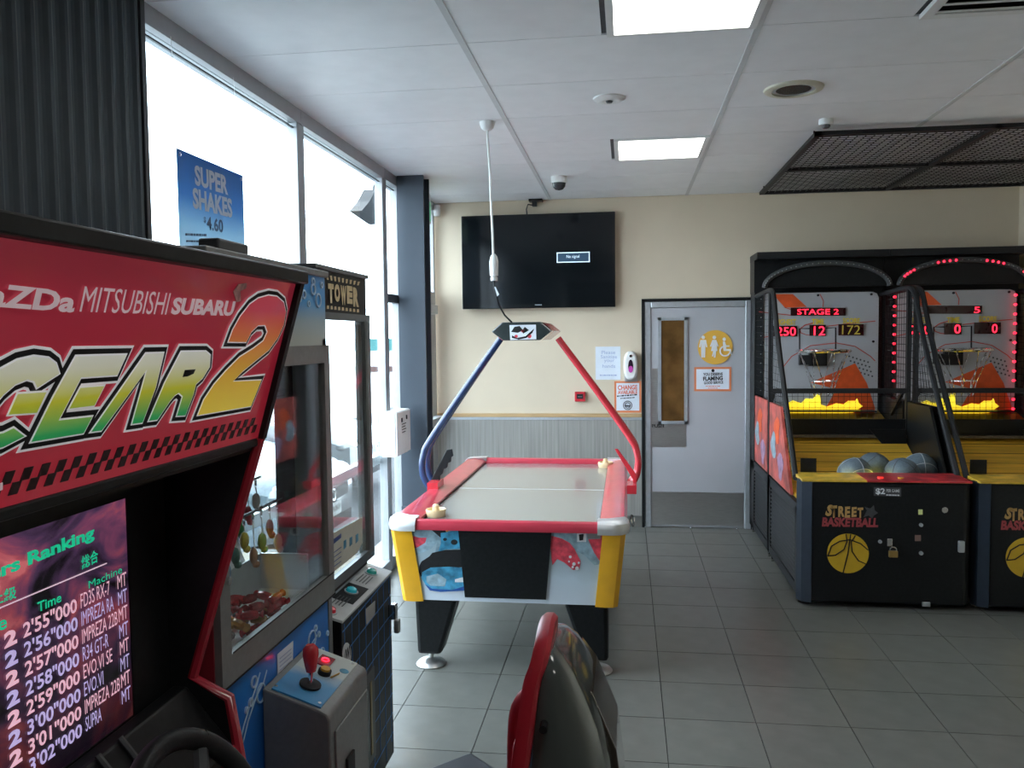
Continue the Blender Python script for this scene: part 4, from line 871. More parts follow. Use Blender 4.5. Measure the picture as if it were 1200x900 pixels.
pm = mat('pale_pink_print', (.66, .52, .56), .4, emit=.28, noise=.08, scale=30)
text_on('maZDa', pm, mq, mp, (-62, 355), (84, 366), (-62, 325), .0025, .035)
text_on('MITSUBISHI', pm, mq, mp, (91, 365), (193, 368.5), (91, 334), .0025, 0)
text_on('SUBARU', pm, mq, mp, (198, 368), (271, 370), (198, 347.5), .0025, .045)
fine_print(pm, mq, mp, (-40, 590), (2, 573), (-40, 575), .0025)
poly_on('torn_sticker', mat('faded_sticker', (.58, .30, .30), .5, noise=.4, scale=60), mq, mp, [(270, 341), (276, 332), (286, 331), (285, 337), (278, 340), (279, 352), (274, 353)], .0062)
# checker strip
b0, b1 = mp.at(300, 500), mp.at(20, 560)
chk = mat('black_checker_print', (.03, .012, .014), .4, noise=.1)
for k in range(30):
    yy = 1.71-k*.034
    if yy < ya+.03: break
    for rw in (0, 1):
        y0 = yy-(.017 if rw else 0); s = .004
        base = V((B.x, 0, B.z))+Vd*(.012+.0175*rw+.004)+mn*.002
        obj('checker', MB().plate([base+Ud*(y0-.017), base+Ud*y0, base+Ud*(y0+s)+Vd*.0175, base+Ud*(y0-.017+s)+Vd*.0175], mn, .001), chk, mq)
# dash, wheel
obj('dash_shelf', MB().prism([(-1.02, .93), (-.985, .93), (-.88, .80), (-.80, .56), (-.86, .54), (-1.02, .60)], 'y', ya+.022, yb-.022), black, T, bevel=.006)
for yy in (1.40, 1.47): obj('dash_ridge', MB().tube([(-.983, yy, .936), (-.875, yy, .806)], .006, 6), dkgrey, T)
obj('lower_cabinet', MB().box(-1.64, -.82, ya+.022, yb-.022, .02, .60), black, T)
wc = V((-.71, 1.285, .872)); wn = V((.86, 0, .5)).normalized()
wh = obj('steering_wheel', MB().torus(wc, .165, .019, 40, 10, wn), mat('black_rubber_grip', (.022, .024, .026), .45, bump=.1, scale=120), T, smooth=True)
obj('hub', MB().tube([wc-wn*.03, wc+wn*.005], [.05, .055], 20), dkgrey, wh, smooth=True)
a_ = wn.orthogonal().normalized()
for t in (0, 2.1, 4.2): d = Matrix.Rotation(t, 3, wn) @ a_; obj('spoke', MB().tube([wc, wc+d*.155], .014, 6, flat=.6), dkgrey, wh)
obj('steering_column', MB().tube([wc-wn*.03, wc-wn*.16], .032, 14), dkgrey, wh, smooth=True)
sk = un(268, 885, 'x', -.80); obj('shift_knob', MB().lathe((sk.x, sk.y, sk.z-.035), [(.006, -.12), (.006, .0), (.014, .005), (.017, .03), (.013, .05), (.001, .056)], 14), redp, T, smooth=True)
# seat
S = thing('racing_chair', 'grey moulded racing seat with red front edge, seen from behind', 'seat', (-.2, 1.75, 0))
shell = mat('glossy_grey_fibreglass', (.10, .118, .115), .12, coat=.8, noise=.12, scale=4)
rings = []
# z, x_front, x_back, y_near, y_far
Q = [(1.078, .014, .036, 1.64, 1.80), (1.062, .008, .056, 1.62, 1.85), (1.03, -.004, .080, 1.61, 1.90), (.985, -.012, .102, 1.60, 1.94), (.92, -.020, .130, 1.59, 1.98), (.85, -.030, .150, 1.585, 2.0), (.77, -.040, .160, 1.58, 2.02), (.62, -.055, .170, 1.58, 2.02), (.45, -.065, .17, 1.58, 2.02), (.30, -.04, .15, 1.60, 2.00)]
xo = -.183
mb = MB(); n = 20
for z, xf, xb, y0, y1 in Q:
    cx, cy = (xf+xb)/2+xo, (y0+y1)/2
    for k in range(n):
        t = 2*PI*k/n; cxx = math.copysign(abs(math.cos(t))**.55, math.cos(t)); syy = math.copysign(abs(math.sin(t))**.55, math.sin(t))
        mb.v.append((cx+(xb-xf)/2*cxx, cy+(y1-y0)/2*syy, z))
mb.f = [(k*n+j, k*n+(j+1) % n, (k+1)*n+(j+1) % n, (k+1)*n+j) for k in range(len(Q)-1) for j in range(n)]+[tuple(range(n)), tuple(range((len(Q)-1)*n, len(Q)*n))[::-1]]
bs = obj('back_shell', mb, shell, S, smooth=True)
rp = mat('red_seat_vinyl', (.50, .022, .04), .38, noise=.06, scale=20)
def redring():
    near = [(q[1], q[3]-.004, q[0]) for q in Q[1:]]; farr = [(q[1], q[4]+.004, q[0]) for q in Q[1:]]
    path = smoothpath(near[::-1]+[(Q[0][1], Q[0][3]+.004, Q[0][0]+.014), (Q[0][1], (Q[0][3]+Q[0][4])/2, Q[0][0]+.024), (Q[0][1], Q[0][4]-.004, Q[0][0]+.014)]+farr, 4)
    mb = MB(); c = V((0, 1.80, .75)); n = len(path)
    for k in range(n):
        p = path[k]; t = path[min(k+1, n-1)]-path[max(k-1, 0)]; o = V((0, -t.z, t.y)).normalized()
        if o.dot(V((0, p.y, p.z))-c) < 0: o = -o
        for dx, dn in ((-.016, -.030), (-.016, .004), (-.006, .012), (.010, .012), (.018, .004), (.018, -.030)): mb.v.append(V((xo+p.x+dx, p.y, p.z))+o*dn)
    mb.f = [(k*6+j, k*6+(j+1) % 6, (k+1)*6+(j+1) % 6, (k+1)*6+j) for k in range(n-1) for j in range(6)]+[tuple(range(6)), tuple(range((n-1)*6, n*6))[::-1]]
    return mb
obj('red_edge', redring(), rp, S, smooth=True)
obj('front_cushion', MB().prism([(1.64, .45), (1.96, .45), (1.96, .82), (1.90, .86), (1.70, .86), (1.64, .80)], 'x', xo-.06, xo+.02), rp, S, bevel=.025)
obj('side_bolster', MB().tube(smoothpath([(xo-.075, 1.93, .5), (xo-.075, 1.94, .72), (xo-.065, 1.94, .82), (xo-.03, 1.93, .86)], 4), .03, 10), rp, S, smooth=True)
obj('seat_cushion', MB().prism([(xo-.50, 1.62), (xo-.05, 1.62), (xo-.05, 1.98), (xo-.50, 1.98)], 'z', .36, .48), rp, S, bevel=.03)
obj('back_panel', MB().prism([(xo+.078, 1.01), (xo+.112, .965), (xo+.160, .85), (xo+.176, .72), (xo+.18, .45), (xo+.15, .45), (xo+.14, .72), (xo+.07, .98)], 'y', 1.70, 1.92), mat('brown_shaded_gloss_panel', (.05, .04, .032), .1, coat=.8, noise=.3, scale=8), S, bevel=.004)  # dark brown back face, its shade put into the colour
p = un(637, 852, 'y', 1.585); obj('bolt', MB().tube([(p.x, 1.60, p.z), (p.x, 1.572, p.z)], .008, 12), ink, S)
obj('pedestal', MB().box(xo-.42, xo+.12, 1.66, 1.94, .04, .36), black, S, bevel=.01)
cx_, cy_, cz_ = un(553, 880, 'z', .46)
obj('base_plate', MB().box(xo-.5, xo+.25, 1.60, 2.0, 0, .04), blackm, S, bevel=.006)
# dark stool whose corner shows between seat and crane machine
St = thing('stool', 'dark blue padded stool with only its corner showing at the bottom edge', 'stool', (cx_, cy_-.2, 0))
R_ = Matrix.Rotation(.80, 3, 'Z'); hh = .15; ctr = V((cx_, cy_-hh*1.41, 0))
def rb(x0, x1, y0, y1, z0, z1):
    m_ = MB().box(x0, x1, y0, y1, z0, z1); m_.v = [tuple(R_ @ V(v)+ctr) for v in m_.v]; return m_
obj('cushion', rb(-hh, hh, -hh, hh, .40, .46), mat('dark_navy_vinyl', (.03, .04, .06), .4, noise=.1), St, bevel=.012)
for q in ((-.12, -.12), (.12, -.12), (.12, .12), (-.12, .12)): obj('leg', rb(q[0]-.015, q[0]+.015, q[1]-.015, q[1]+.015, 0, .40), blackm, St)
# ================================================================= BLUE CRANE MACHINE
T = thing('crane_machine', 'blue-topped claw crane machine with silver door frame and keyring prizes', 'arcade machine', (-1.3, 2.2, 0))
cy0, cy1, cxf, cxb = 1.80, 2.575, -.955, -1.62
silver = mat('silver_hammered_frame', (.25, .26, .26), .42, .35, noise=.06, scale=60)
bluep = ramp_mat('blue_bubble_print', 'Z', .2, .92, [(0, (.01, .10, .42)), (.5, (.01, .16, .62)), (1, (.015, .20, .66))], .3, coat=.4)
skyp = ramp_mat('blue_to_cream_header_print', 'Z', 1.71, 1.90, [(0, (.52, .56, .52)), (.3, (.38, .52, .60)), (.6, (.05, .36, .80)), (1, (.03, .28, .75))], .3, coat=.4)
obj('header_front', MB().box(cxf-.02, cxf, cy0, cy1, 1.688, 1.905), skyp, T)
hd = obj('header_body', MB().box(cxb, cxf-.02, cy0, cy1, 1.688, 1.905), silver, T)
obj('top_cap', MB().box(cxb-.0, cxf+.012, cy0-.005, cy1+.008, 1.905, 1.925), silver, T, bevel=.004)
obj('top_vent_box', MB().box(-1.02, -.965, 1.90, 2.06, 1.925, 1.955), dkgrey, T, bevel=.006)
for q in ((cxf-.03, cxf, cy1-.03, cy1), (cxb, cxb+.03, cy1-.03, cy1), (cxb, cxb+.03, cy0, cy0+.03), (cxf-.03, cxf-.001, cy0+.018, cy0+.04)): obj('corner_post', MB().box(*q, .08, 1.71), silver, T)
redw = mat('dark_red_side_laminate', (.28, .02, .035), .35, noise=.1, scale=8)
obj('near_side_panel', MB().box(cxb, cxf-.004, cy0, cy0+.018, .08, 1.688), redw, T)
obj('far_side_glass', MB().box(cxb+.03, cxf-.03, cy1-.012, cy1-.006, .95, 1.71), cglass, T)
obj('rear_glass', MB().box(cxb+.01, cxb+.016, cy0+.03, cy1-.03, .95, 1.71), cglass, T)
dr = obj('door', MB().box(cxf-.004, cxf+.014, cy0+.005, cy0+.055, .885, 1.69).box(cxf-.006, cxf+.014, cy1-.055, cy1-.01, .885, 1.69).box(cxf-.006, cxf+.014, cy0+.055, cy1-.055, 1.635, 1.69).box(cxf-.006, cxf+.014, cy0+.055, cy1-.055, .885, .955), silver, T)
obj('door_glass', MB().box(cxf-.002, cxf+.003, cy0+.055, cy1-.055, .955, 1.635), cglass, dr)
obj('door_lock', MB().cyl((cxf+.014, cy0+.035, 1.14), 'x', .010, .012, 12), chrome, dr)
obj('door_reveal', MB().box(cxf+.0141, cxf+.0155, cy0+.060, cy1-.015, .955, .959).box(cxf+.0141, cxf+.0155, cy0+.006, cy1-.006, .882, .8865), ink, dr)
obj('lower_front', MB().box(cxf-.03, cxf-.004, cy0+.03, cy1-.03, .08, .885), bluep, T)
obj('lower_body', MB().box(cxb, cxf-.03, cy0+.02, cy1, .06, .88), silver, T)
fp = Pl((cxf-.004, 0, 0), (1, 0, 0)); hf = Pl((cxf, 0, 0), (1, 0, 0))
bub = mat('pale_bubble_print', (.45, .62, .80), .4, noise=.05)
def ring_on(pl, c, r, th, par, lift=.002): obj('bubble_print', MB().torus(pl.at(*c, lift), r, th, 18, 4, pl.n), bub, par)
lfm = T
for c, r, t in (((365, 750), .028, .003), ((377, 765), .016, .003), ((373, 743), .007, .004), ((383, 742), .006, .004), ((369, 736), .008, .004), ((297, 799), .014, .003), ((305, 812), .024, .003), ((293, 823), .009, .004), ((288, 832), .006, .004)): ring_on(fp, c, r, t, lfm)
for pts in ([(312, 785), (308, 800), (300, 815), (290, 845), (284, 870)], [(304, 788), (300, 803), (294, 820), (285, 850), (281, 868)], [(371, 744), (361, 760), (358, 772)]): line_px(bub, T, fp, pts, .0035, .002, 'swirl_print')
for c, r, t in (((366, 339), .016, .004), ((372, 352), .020, .004), ((366, 330), .010, .004), ((355, 345), .012, .004), ((348, 350), .006, .004), ((376, 334), .008, .004), ((361, 356), .008, .003)): ring_on(hf, c, r, t, T)
line_px(bub, T, hf, [(350, 338), (354, 344), (352, 352), (347, 356)], .005, .002, 'swirl_print')
a = poly_on('instruction_label', paper, T, fp, [(324, 767), (342.5, 751), (342, 781), (324.5, 797)], .003)
for k in range(5): line_px(hw, T, fp, [(326, 772+k*4.6), (340, 760+k*4.6)], .0015, .0045)
# control box
cbx = obj('control_box', MB().prism([(cxf-.002, .08), (cxf-.002, .790), (-.800, .738), (-.780, .728), (-.772, .715), (-.772, .08)], 'y', 2.045, 2.365), silver, T, bevel=.006)
cn = V((.052, 0, .154)).normalized(); cpl = Pl((-.953, 0, .7905), cn)
cprint = ramp_mat('blue_white_control_print', 'Y', -.03, .30, [(0, (.04, .30, .62)), (.35, (.10, .34, .64)), (.6, (.55, .62, .62)), (1, (.58, .62, .58))], .35, wob=.25)
obj('control_panel', MB().plate([V((-.935, 2.055, .784)), V((-.80, 2.055, .7385)), V((-.80, 2.355, .7385)), V((-.935, 2.355, .784))], cn, .004), cprint, cbx).location = cn*.004
jx, jy, jz = -.86, 2.135, .765
obj('joystick_skirt', MB().tube([(jx, jy, jz), V((jx, jy, jz))+cn*.006], .030, 24), ink, cbx)
obj('joystick_shaft', MB().tube([(jx, jy, jz), (jx+.004, jy, jz+.045)], .007, 10), chrome, cbx)
obj('joystick_knob', MB().lathe((jx+.004, jy, jz+.036), [(.001, 0), (.013, .003), (.017, .02), (.022, .05), (.021, .066), (.012, .077), (.001, .079)], 18), redp, cbx, smooth=True)
obj('button_collar', MB().tube([(-.855, 2.225, .757), V((-.855, 2.225, .757))+cn*.016], .019, 20), ink, cbx); obj('push_button', MB().tube([V((-.855, 2.225, .757))+cn*.014, V((-.855, 2.225, .757))+cn*.022], .014, 18), yellow, cbx)
dsp = obj('credit_display', MB().plate([V((-.895, 2.26, .776)), V((-.855, 2.26, .7625)), V((-.855, 2.32, .7625)), V((-.895, 2.32, .776))], cn, .004), mat('red_display_window', (.25, .01, .02), .3, noise=.05), cbx); dsp.location = cn*.004
obj('lit_digit', MB().torus(V((-.875, 2.29, .7695))+cn*.006, .010, .002, 12, 4, cn), redled, cbx)
obj('stadium_print', MB().tube([V((-.832, 2.215, .750))+cn*.005, V((-.822, 2.25, .746))+cn*.005], .007, 8, flat=.3), yellow, cbx)
obj('disc_print', MB().tube([V((-.815, 2.28, .7435))+cn*.003, V((-.815, 2.28, .7435))+cn*.0045], .014, 16), BL, cbx)
for q in ((-.93, 2.07), (-.93, 2.34), (-.81, 2.07), (-.81, 2.34)): p = V((q[0], q[1], .7905-(q[0]+.953)*.3377))+cn*.003; obj('screw', MB().tube([p, p+cn*.003], .005, 10), chrome, cbx)
cd_ = obj('coin_door', MB().box(-.772, -.766, 2.075, 2.345, .10, .67), silver, cbx, bevel=.003)
obj('coin_slot', MB().box(-.766, -.758, 2.14, 2.20, .42, .56), ink, cd_, bevel=.003); obj('coin_return', MB().cyl((-.766, 2.215, .475), 'x', .013, .02, 14), mat('green_button', (.02, .25, .18), .3), cd_)
obj('lock', MB().cyl((-.766, 2.105, .50), 'x', .010, .012, 12), chrome, cd_)
# interior
tray = obj('prize_tray', MB().box(cxb+.03, cxf-.02, cy0+.02, cy1-.02, .88, .905), white, T)
obj('prize_step', MB().prism([(cxb+.03, .905), (-1.20, .905), (-1.26, 1.06), (cxb+.03, 1.10)], 'y', 1.84, 2.54), white, T)
obj('prize_rack', MB().box(-1.18, -1.175, 2.30, 2.54, .905, 1.02).box(-1.18, -1.02, 2.53, 2.545, .905, 1.02), mat('clear_acrylic', (.6, .66, .68), .2, noise=.05), T)
rk = obj('peg_bar', MB().tube([(-1.10, 2.05, 1.20), (-1.10, 2.53, 1.20)], .005, 8).tube([(-1.17, 2.05, 1.27), (-1.17, 2.53, 1.27)], .005, 8), chrome, T)
cols = [(.05, .35, .08), (.6, .08, .2), (.7, .6, .05), (.5, .05, .05), (.1, .25, .5), (.5, .25, .1), (.6, .6, .55), (.05, .2, .15)]
gl = ['green', 'pink', 'yellow', 'red', 'blue', 'brown', 'white', 'dark green']
for k in range(16):
    y = 2.09+(k % 8)*.058; x = -1.10 if k < 8 else -1.17; z = 1.195 if k < 8 else 1.265; ci = (k*3+1) % 8; L = .055+.03*((k*5) % 3)
    K = thing('keyring', '%s keyring charm hanging in the %s row inside the crane machine' % (gl[ci], 'front' if k < 8 else 'back'), 'keyring', (x, y, z-L-.05), 'keyrings in the crane machine')
    obj('ring', MB().torus((x, y, z-.010), .014, .0022, 14, 4, (1, .3, 0)), chrome, K); obj('chain', MB().tube([(x, y, z-.022), (x+.003, y, z-L+.01)], .002, 5), chrome, K)
    m_ = mat('charm_'+gl[ci].replace(' ', '_'), cols[ci], .3, coat=.5, noise=.3, scale=40)
    mb = MB().ball((x, y, z-L-.012), .02, 10, (.6, .8+.3*(k % 2), 1.3)).ball((x+.004, y+.006, z-L-.038), .012, 8); obj('charm', mb, m_, K, smooth=True)
cm_ = [mat('red_candy_wrapper', (.55, .03, .04), .22, coat=.5, noise=.4, scale=50), mat('dark_red_wrapper', (.3, .02, .03), .22, coat=.5, noise=.5, scale=50), mat('silver_wrapper', (.5, .5, .52), .25, .6, noise=.3, scale=50), mat('gold_wrapper', (.5, .3, .08), .25, .4, noise=.4, scale=50)]
rnd = random.Random(3)
for k in range(42):
    x = -1.15+rnd.random()*.15; y = 1.96+rnd.random()*.34; lay = k//14; z = .920+lay*.020+rnd.random()*.004; t = rnd.random()*3.1; i_ = [0, 0, 1, 0, 2, 0, 3, 1][k % 8]
    d = V((math.cos(t), math.sin(t), rnd.uniform(-.15, .15))).normalized()
    mb = MB().tube([V((x, y, z))-d*.036, V((x, y, z))-d*.024, V((x, y, z))-d*.020, V((x, y, z)), V((x, y, z))+d*.020, V((x, y, z))+d*.024, V((x, y, z))+d*.036], [.012, .004, .011, .014, .011, .004, .012], 8)
    solo('wrapped_candy', mb, cm_[i_], ['shiny red wrapped candy in the heap inside the crane machine', 'dark red wrapped candy in the heap inside the crane machine', 'silver wrapped candy in the heap inside the crane machine', 'gold wrapped candy in the heap inside the crane machine'][i_], 'candy', ['red', 'dark red', 'silver', 'gold'][i_]+' wrapped candies in the crane machine', smooth=True)
# ================================================================= TOWER PRIZE MACHINE
T = thing('tower_machine', 'black prize machine with blue grid lines, glass column and tower sign', 'arcade machine', (-1.25, 2.9, 0))
ty0, ty1 = 2.60, 3.186
obj('base_cabinet', MB().prism([(-1.60, .04), (-.935, .04), (-.935, .775), (-1.03, .80), (-1.03, .86), (-1.60, .86)], 'y', ty0, ty1), black, T, bevel=.004)
pnl = obj('control_panel', MB().prism([(-.930, .772), (-.930, .782), (-1.03, .812), (-1.03, .80)], 'y', ty0, ty1+.004), mat('white_control_laminate', (.62, .64, .65), .25, coat=.5, noise=.04), T, bevel=.002)
tn = V((.03, 0, .10)).normalized(); tpz = lambda x: .782+(-.930-x)*.30
def onp(x, y, l=0): return V((x, y, tpz(x)))+tn*l
obj('panel_graphic', MB().plate([onp(-.945, 2.75), onp(-.945, 2.93), onp(-1.02, 2.93), onp(-1.02, 2.75)], tn, .001), ink, pnl).location = tn*.002
for y, c in ((3.09, (.02, .25, .22)), (2.85, (.02, .40, .50)), (2.63, (.5, .03, .05))):
    q = onp(-.985, y, .002); obj('button_bezel', MB().tube([q, q+tn*.004], .026, 20), alu, pnl); obj('dome_button', MB().tube([q+tn*.003, q+tn*.014, q+tn*.019], [.021, .018, .008], 18), mat('dome_%d' % int(y*100), c, .15, coat=.8, emit=.15), pnl, smooth=True)
for y, x in ((2.96, -.965), (2.70, -.965)):
    for k in range(4): obj('printed_line', MB().plate([onp(x-.012*k, y, .004), onp(x-.012*k, y+.09, .004), onp(x-.012*k-.004, y+.09, .004), onp(x-.012*k-.004, y, .004)], tn, .0005), dkgrey, pnl)
gb = mat('blue_grid_print', (.03, .16, .45), .4, noise=.1)
tpF = Pl((-.935, 0, 0), (1, 0, 0))
for k in range(8): y = 2.63+k*.075; obj('grid_line', MB().box(-.935, -.934, y-.0022, y+.0022, .06+.04*(k % 3), .76), gb, T)
for k in range(9): z = .10+k*.08; obj('grid_line', MB().plate([(-.934, ty0+.01, z-.0022-.0*k), (-.934, ty1-.01, z+.03-.0022), (-.934, ty1-.01, z+.03+.0022), (-.934, ty0+.01, z+.0022)], (1, 0, 0), .001), gb, T)
poly_on('round_logo', printw, T, tpF, circ_px((406, 767), 5, 14, 24), .002)
text_on('/W\\', ink, T, tpF, (402.5, 776), (409.5, 768), (402.5, 762), .005, .03)
poly_on('price_sticker', mat('grey_paper_sticker', (.38, .38, .38), .5, noise=.1), T, tpF, [(428, 714), (439, 704), (439, 720), (429, 732)], .002)
ch = obj('prize_door', MB().box(-.935, -.928, 2.72, 2.93, .16, .50), dkgrey, T, bevel=.003)
obj('prize_window', MB().box(-.928, -.926, 2.74, 2.84, .19, .46), mat('dark_flap', (.08, .09, .09), .2, noise=.4, scale=10), ch); obj('prize_window', MB().box(-.928, -.926, 2.87, 2.89, .19, .46), mat('brass_strip', (.25, .18, .05), .3, .5, noise=.1), ch)
p = un(468, 748, 'y', 3.17); hl = obj('lock_hasp', MB().box(-.935, -.905, 3.14, 3.175, .60, .66), chrome, T, bevel=.004)
obj('padlock', MB().box(-.915, -.893, 3.140, 3.172, .545, .60), steel, hl, bevel=.006); obj('keyhole_lock', MB().cyl((-.935, 3.14, .70), 'x', .008, .008, 10), chrome, hl)
fr = mat('grey_pillar_metal', (.16, .18, .19), .3, .5, noise=.08)
obj('front_pillar', MB().box(-1.035, -.985, ty1-.10, ty1-.03, .86, 1.79), fr, T, bevel=.018)
obj('front_pillar', MB().box(-1.03, -.995, ty0, ty0+.012, .86, 1.79), fr, T)
obj('side_mirror_panel', MB().box(-1.08, -1.0, ty0-.002, ty0+.004, .86, 1.70), mat('pale_grey_inner_panel', (.33, .36, .37), .45, noise=.05), T)
obj('side_dark_strip', MB().box(-1.145, -1.08, ty0-.006, ty0+.004, .86, 1.70), ink, T)
obj('rear_pillar', MB().box(-1.60, -1.55, ty0, ty0+.05, .86, 1.79), fr, T); obj('rear_pillar', MB().box(-1.60, -1.55, ty1-.08, ty1-.03, .86, 1.79), fr, T)
obj('glass_front', MB().box(-1.003, -.998, ty0+.01, ty1-.10, .89, 1.775), cglass, T)
obj('glass_frame', MB().box(-1.01, -.99, ty0+.01, ty1-.03, .855, .89).box(-1.01, -.99, ty0+.01, ty1-.03, 1.775, 1.80), fr, T)
tw = obj('header', MB().box(-1.60, -1.0, ty0, ty1-.045, 1.79, 1.94), black, T); obj('header_cap', MB().box(-1.61, -.99, ty0-.005, ty1-.035, 1.94, 1.955), fr, T, bevel=.003)
hp2 = Pl((-1.0, 0, 0), (1, 0, 0)); gold = mat('cream_gold_block_print', (.72, .58, .34), .45, noise=.12, scale=60)
for k, ch_ in enumerate('TOWER'):
    x = 384+k*7.3; up = (0, -2, 1, -1, 2)[k]
    text_on(ch_, mat('dark_letter_edge', (.02, .02, .02), .5), tw, hp2, (x-.6, 356+up+k*.6), (x+7.4, 356.8+up+k*.6), (x-.6, 331+up*.3+k), .0015, .10)
    text_on(ch_, gold, tw, hp2, (x, 355+up+k*.6), (x+6.5, 355.6+up+k*.6), (x, 332+up*.3+k), .003, .07)
for k in range(9):
    x = 384+k*4.4; y = 325+k*.8; poly_on('burst_ray', gold, tw, hp2, [(x-1.2+(k-4)*.3, y-3+.2*k), (x+1.2+(k-4)*.3, y-3+.2*k), (x+.8, y+3), (x-.8, y+3)], .0012)
    poly_on('burst_ray', gold, tw, hp2, [(x-1.0, 358+k*.55), (x+1.0, 358+k*.55), (x+1.4, 362+k*.5), (x-1.2, 362+k*.5)], .0012)
cardm = mat('cream_card_print', (.55, .57, .50), .5, noise=.04); gp = Pl((-.997, 0, 0), (1, 0, 0))
ic = poly_on('instruction_card', cardm, T, gp, [(386, 627), (424, 606), (424, 636), (418, 648), (386, 674)], .002)
for k in range(3): x = 402+k*7; poly_on('bar_icon', BL, ic, gp, [(x, 634-k*3.5), (x+3, 632-k*3.5), (x+3, 641-k*3.5), (x, 644-k*3.5)], .003)
poly_on('heading_bar', NV, ic, gp, [(386, 635), (399, 625), (399, 630), (386, 641)], .003)
for k in range(4): line_px(NV, ic, gp, [(387, 650+k*5.5), (399, 641+k*5.5)], .002, .003)
obj('inner_shelf', MB().box(-1.55, -1.02, ty0+.02, ty1-.1, .86, .87), mat('tan_prize_base', (.5, .40, .28), .5, noise=.1), T)
# ================================================================= SUPER SHAKES POSTER
T = thing('window_poster', 'blue and white poster reading super shakes 4.60 hung inside the first window', 'poster', (-1.70, 3.31, 2.02))
pm_ = ramp_mat('blue_fade_poster_print', 'Z', .0, .42, [(0, (.50, .60, .66)), (.35, (.36, .52, .62)), (.62, (.10, .27, .48)), (1, (.035, .15, .32))], .5)
obj('sheet', MB().box(-1.702, -1.699, 3.03, 3.585, 2.00, 2.445), pm_, T)
def backlit(m, amt):
    nt = m.node_tree; b = nt.nodes['Principled BSDF']; t = nt.nodes.new('ShaderNodeBsdfTranslucent'); mx = nt.nodes.new('ShaderNodeMixShader'); mx.inputs[0].default_value = amt
    if b.inputs['Base Color'].links: nt.links.new(b.inputs['Base Color'].links[0].from_socket, t.inputs[0])
    else: t.inputs[0].default_value = b.inputs['Base Color'].default_value
    nt.links.new(b.outputs[0], mx.inputs[1]); nt.links.new(t.outputs[0], mx.inputs[2]); nt.links.new(mx.outputs[0], nt.nodes['Material Output'].inputs[0])
backlit(pm_, .40)
sp = Pl((-1.699, 0, 0), (1, 0, 0)); gw = mat('white_poster_letter', (.62, .66, .70), .5, noise=.03); dk = mat('slate_poster_letter', (.07, .10, .16), .5, noise=.03)
def c6(x, y): return (180+x/5.293, 150+y/5.293)
text_on('SUPER', gw, T, sp, c6(255, 355), c6(460, 418), c6(255, 228), .002, .04)
text_on('SHAKES', gw, T, sp, c6(243, 498), c6(487, 560), c6(243, 368), .002, .04)
text_on('4.60', dk, T, sp, c6(328, 630), c6(430, 652), c6(328, 545), .002, .03); text_on('$', dk, T, sp, c6(308, 590), c6(322, 595), c6(308, 548), .002, .02)
fine_print(dk, T, sp, c6(195, 668), c6(328, 672), c6(195, 642), .002); fine_print(dk, T, sp, c6(200, 708), c6(324, 710), c6(200, 688), .002)
for y in (3.05, 3.565): obj('eyelet', MB().torus((-1.698, y, 2.425), .007, .002, 12, 4, (1, 0, 0)), chrome, T); obj('hanging_string', MB().tube([(-1.70, y, 2.43), (-1.72, y, 2.87)], .0012, 4), white, T)
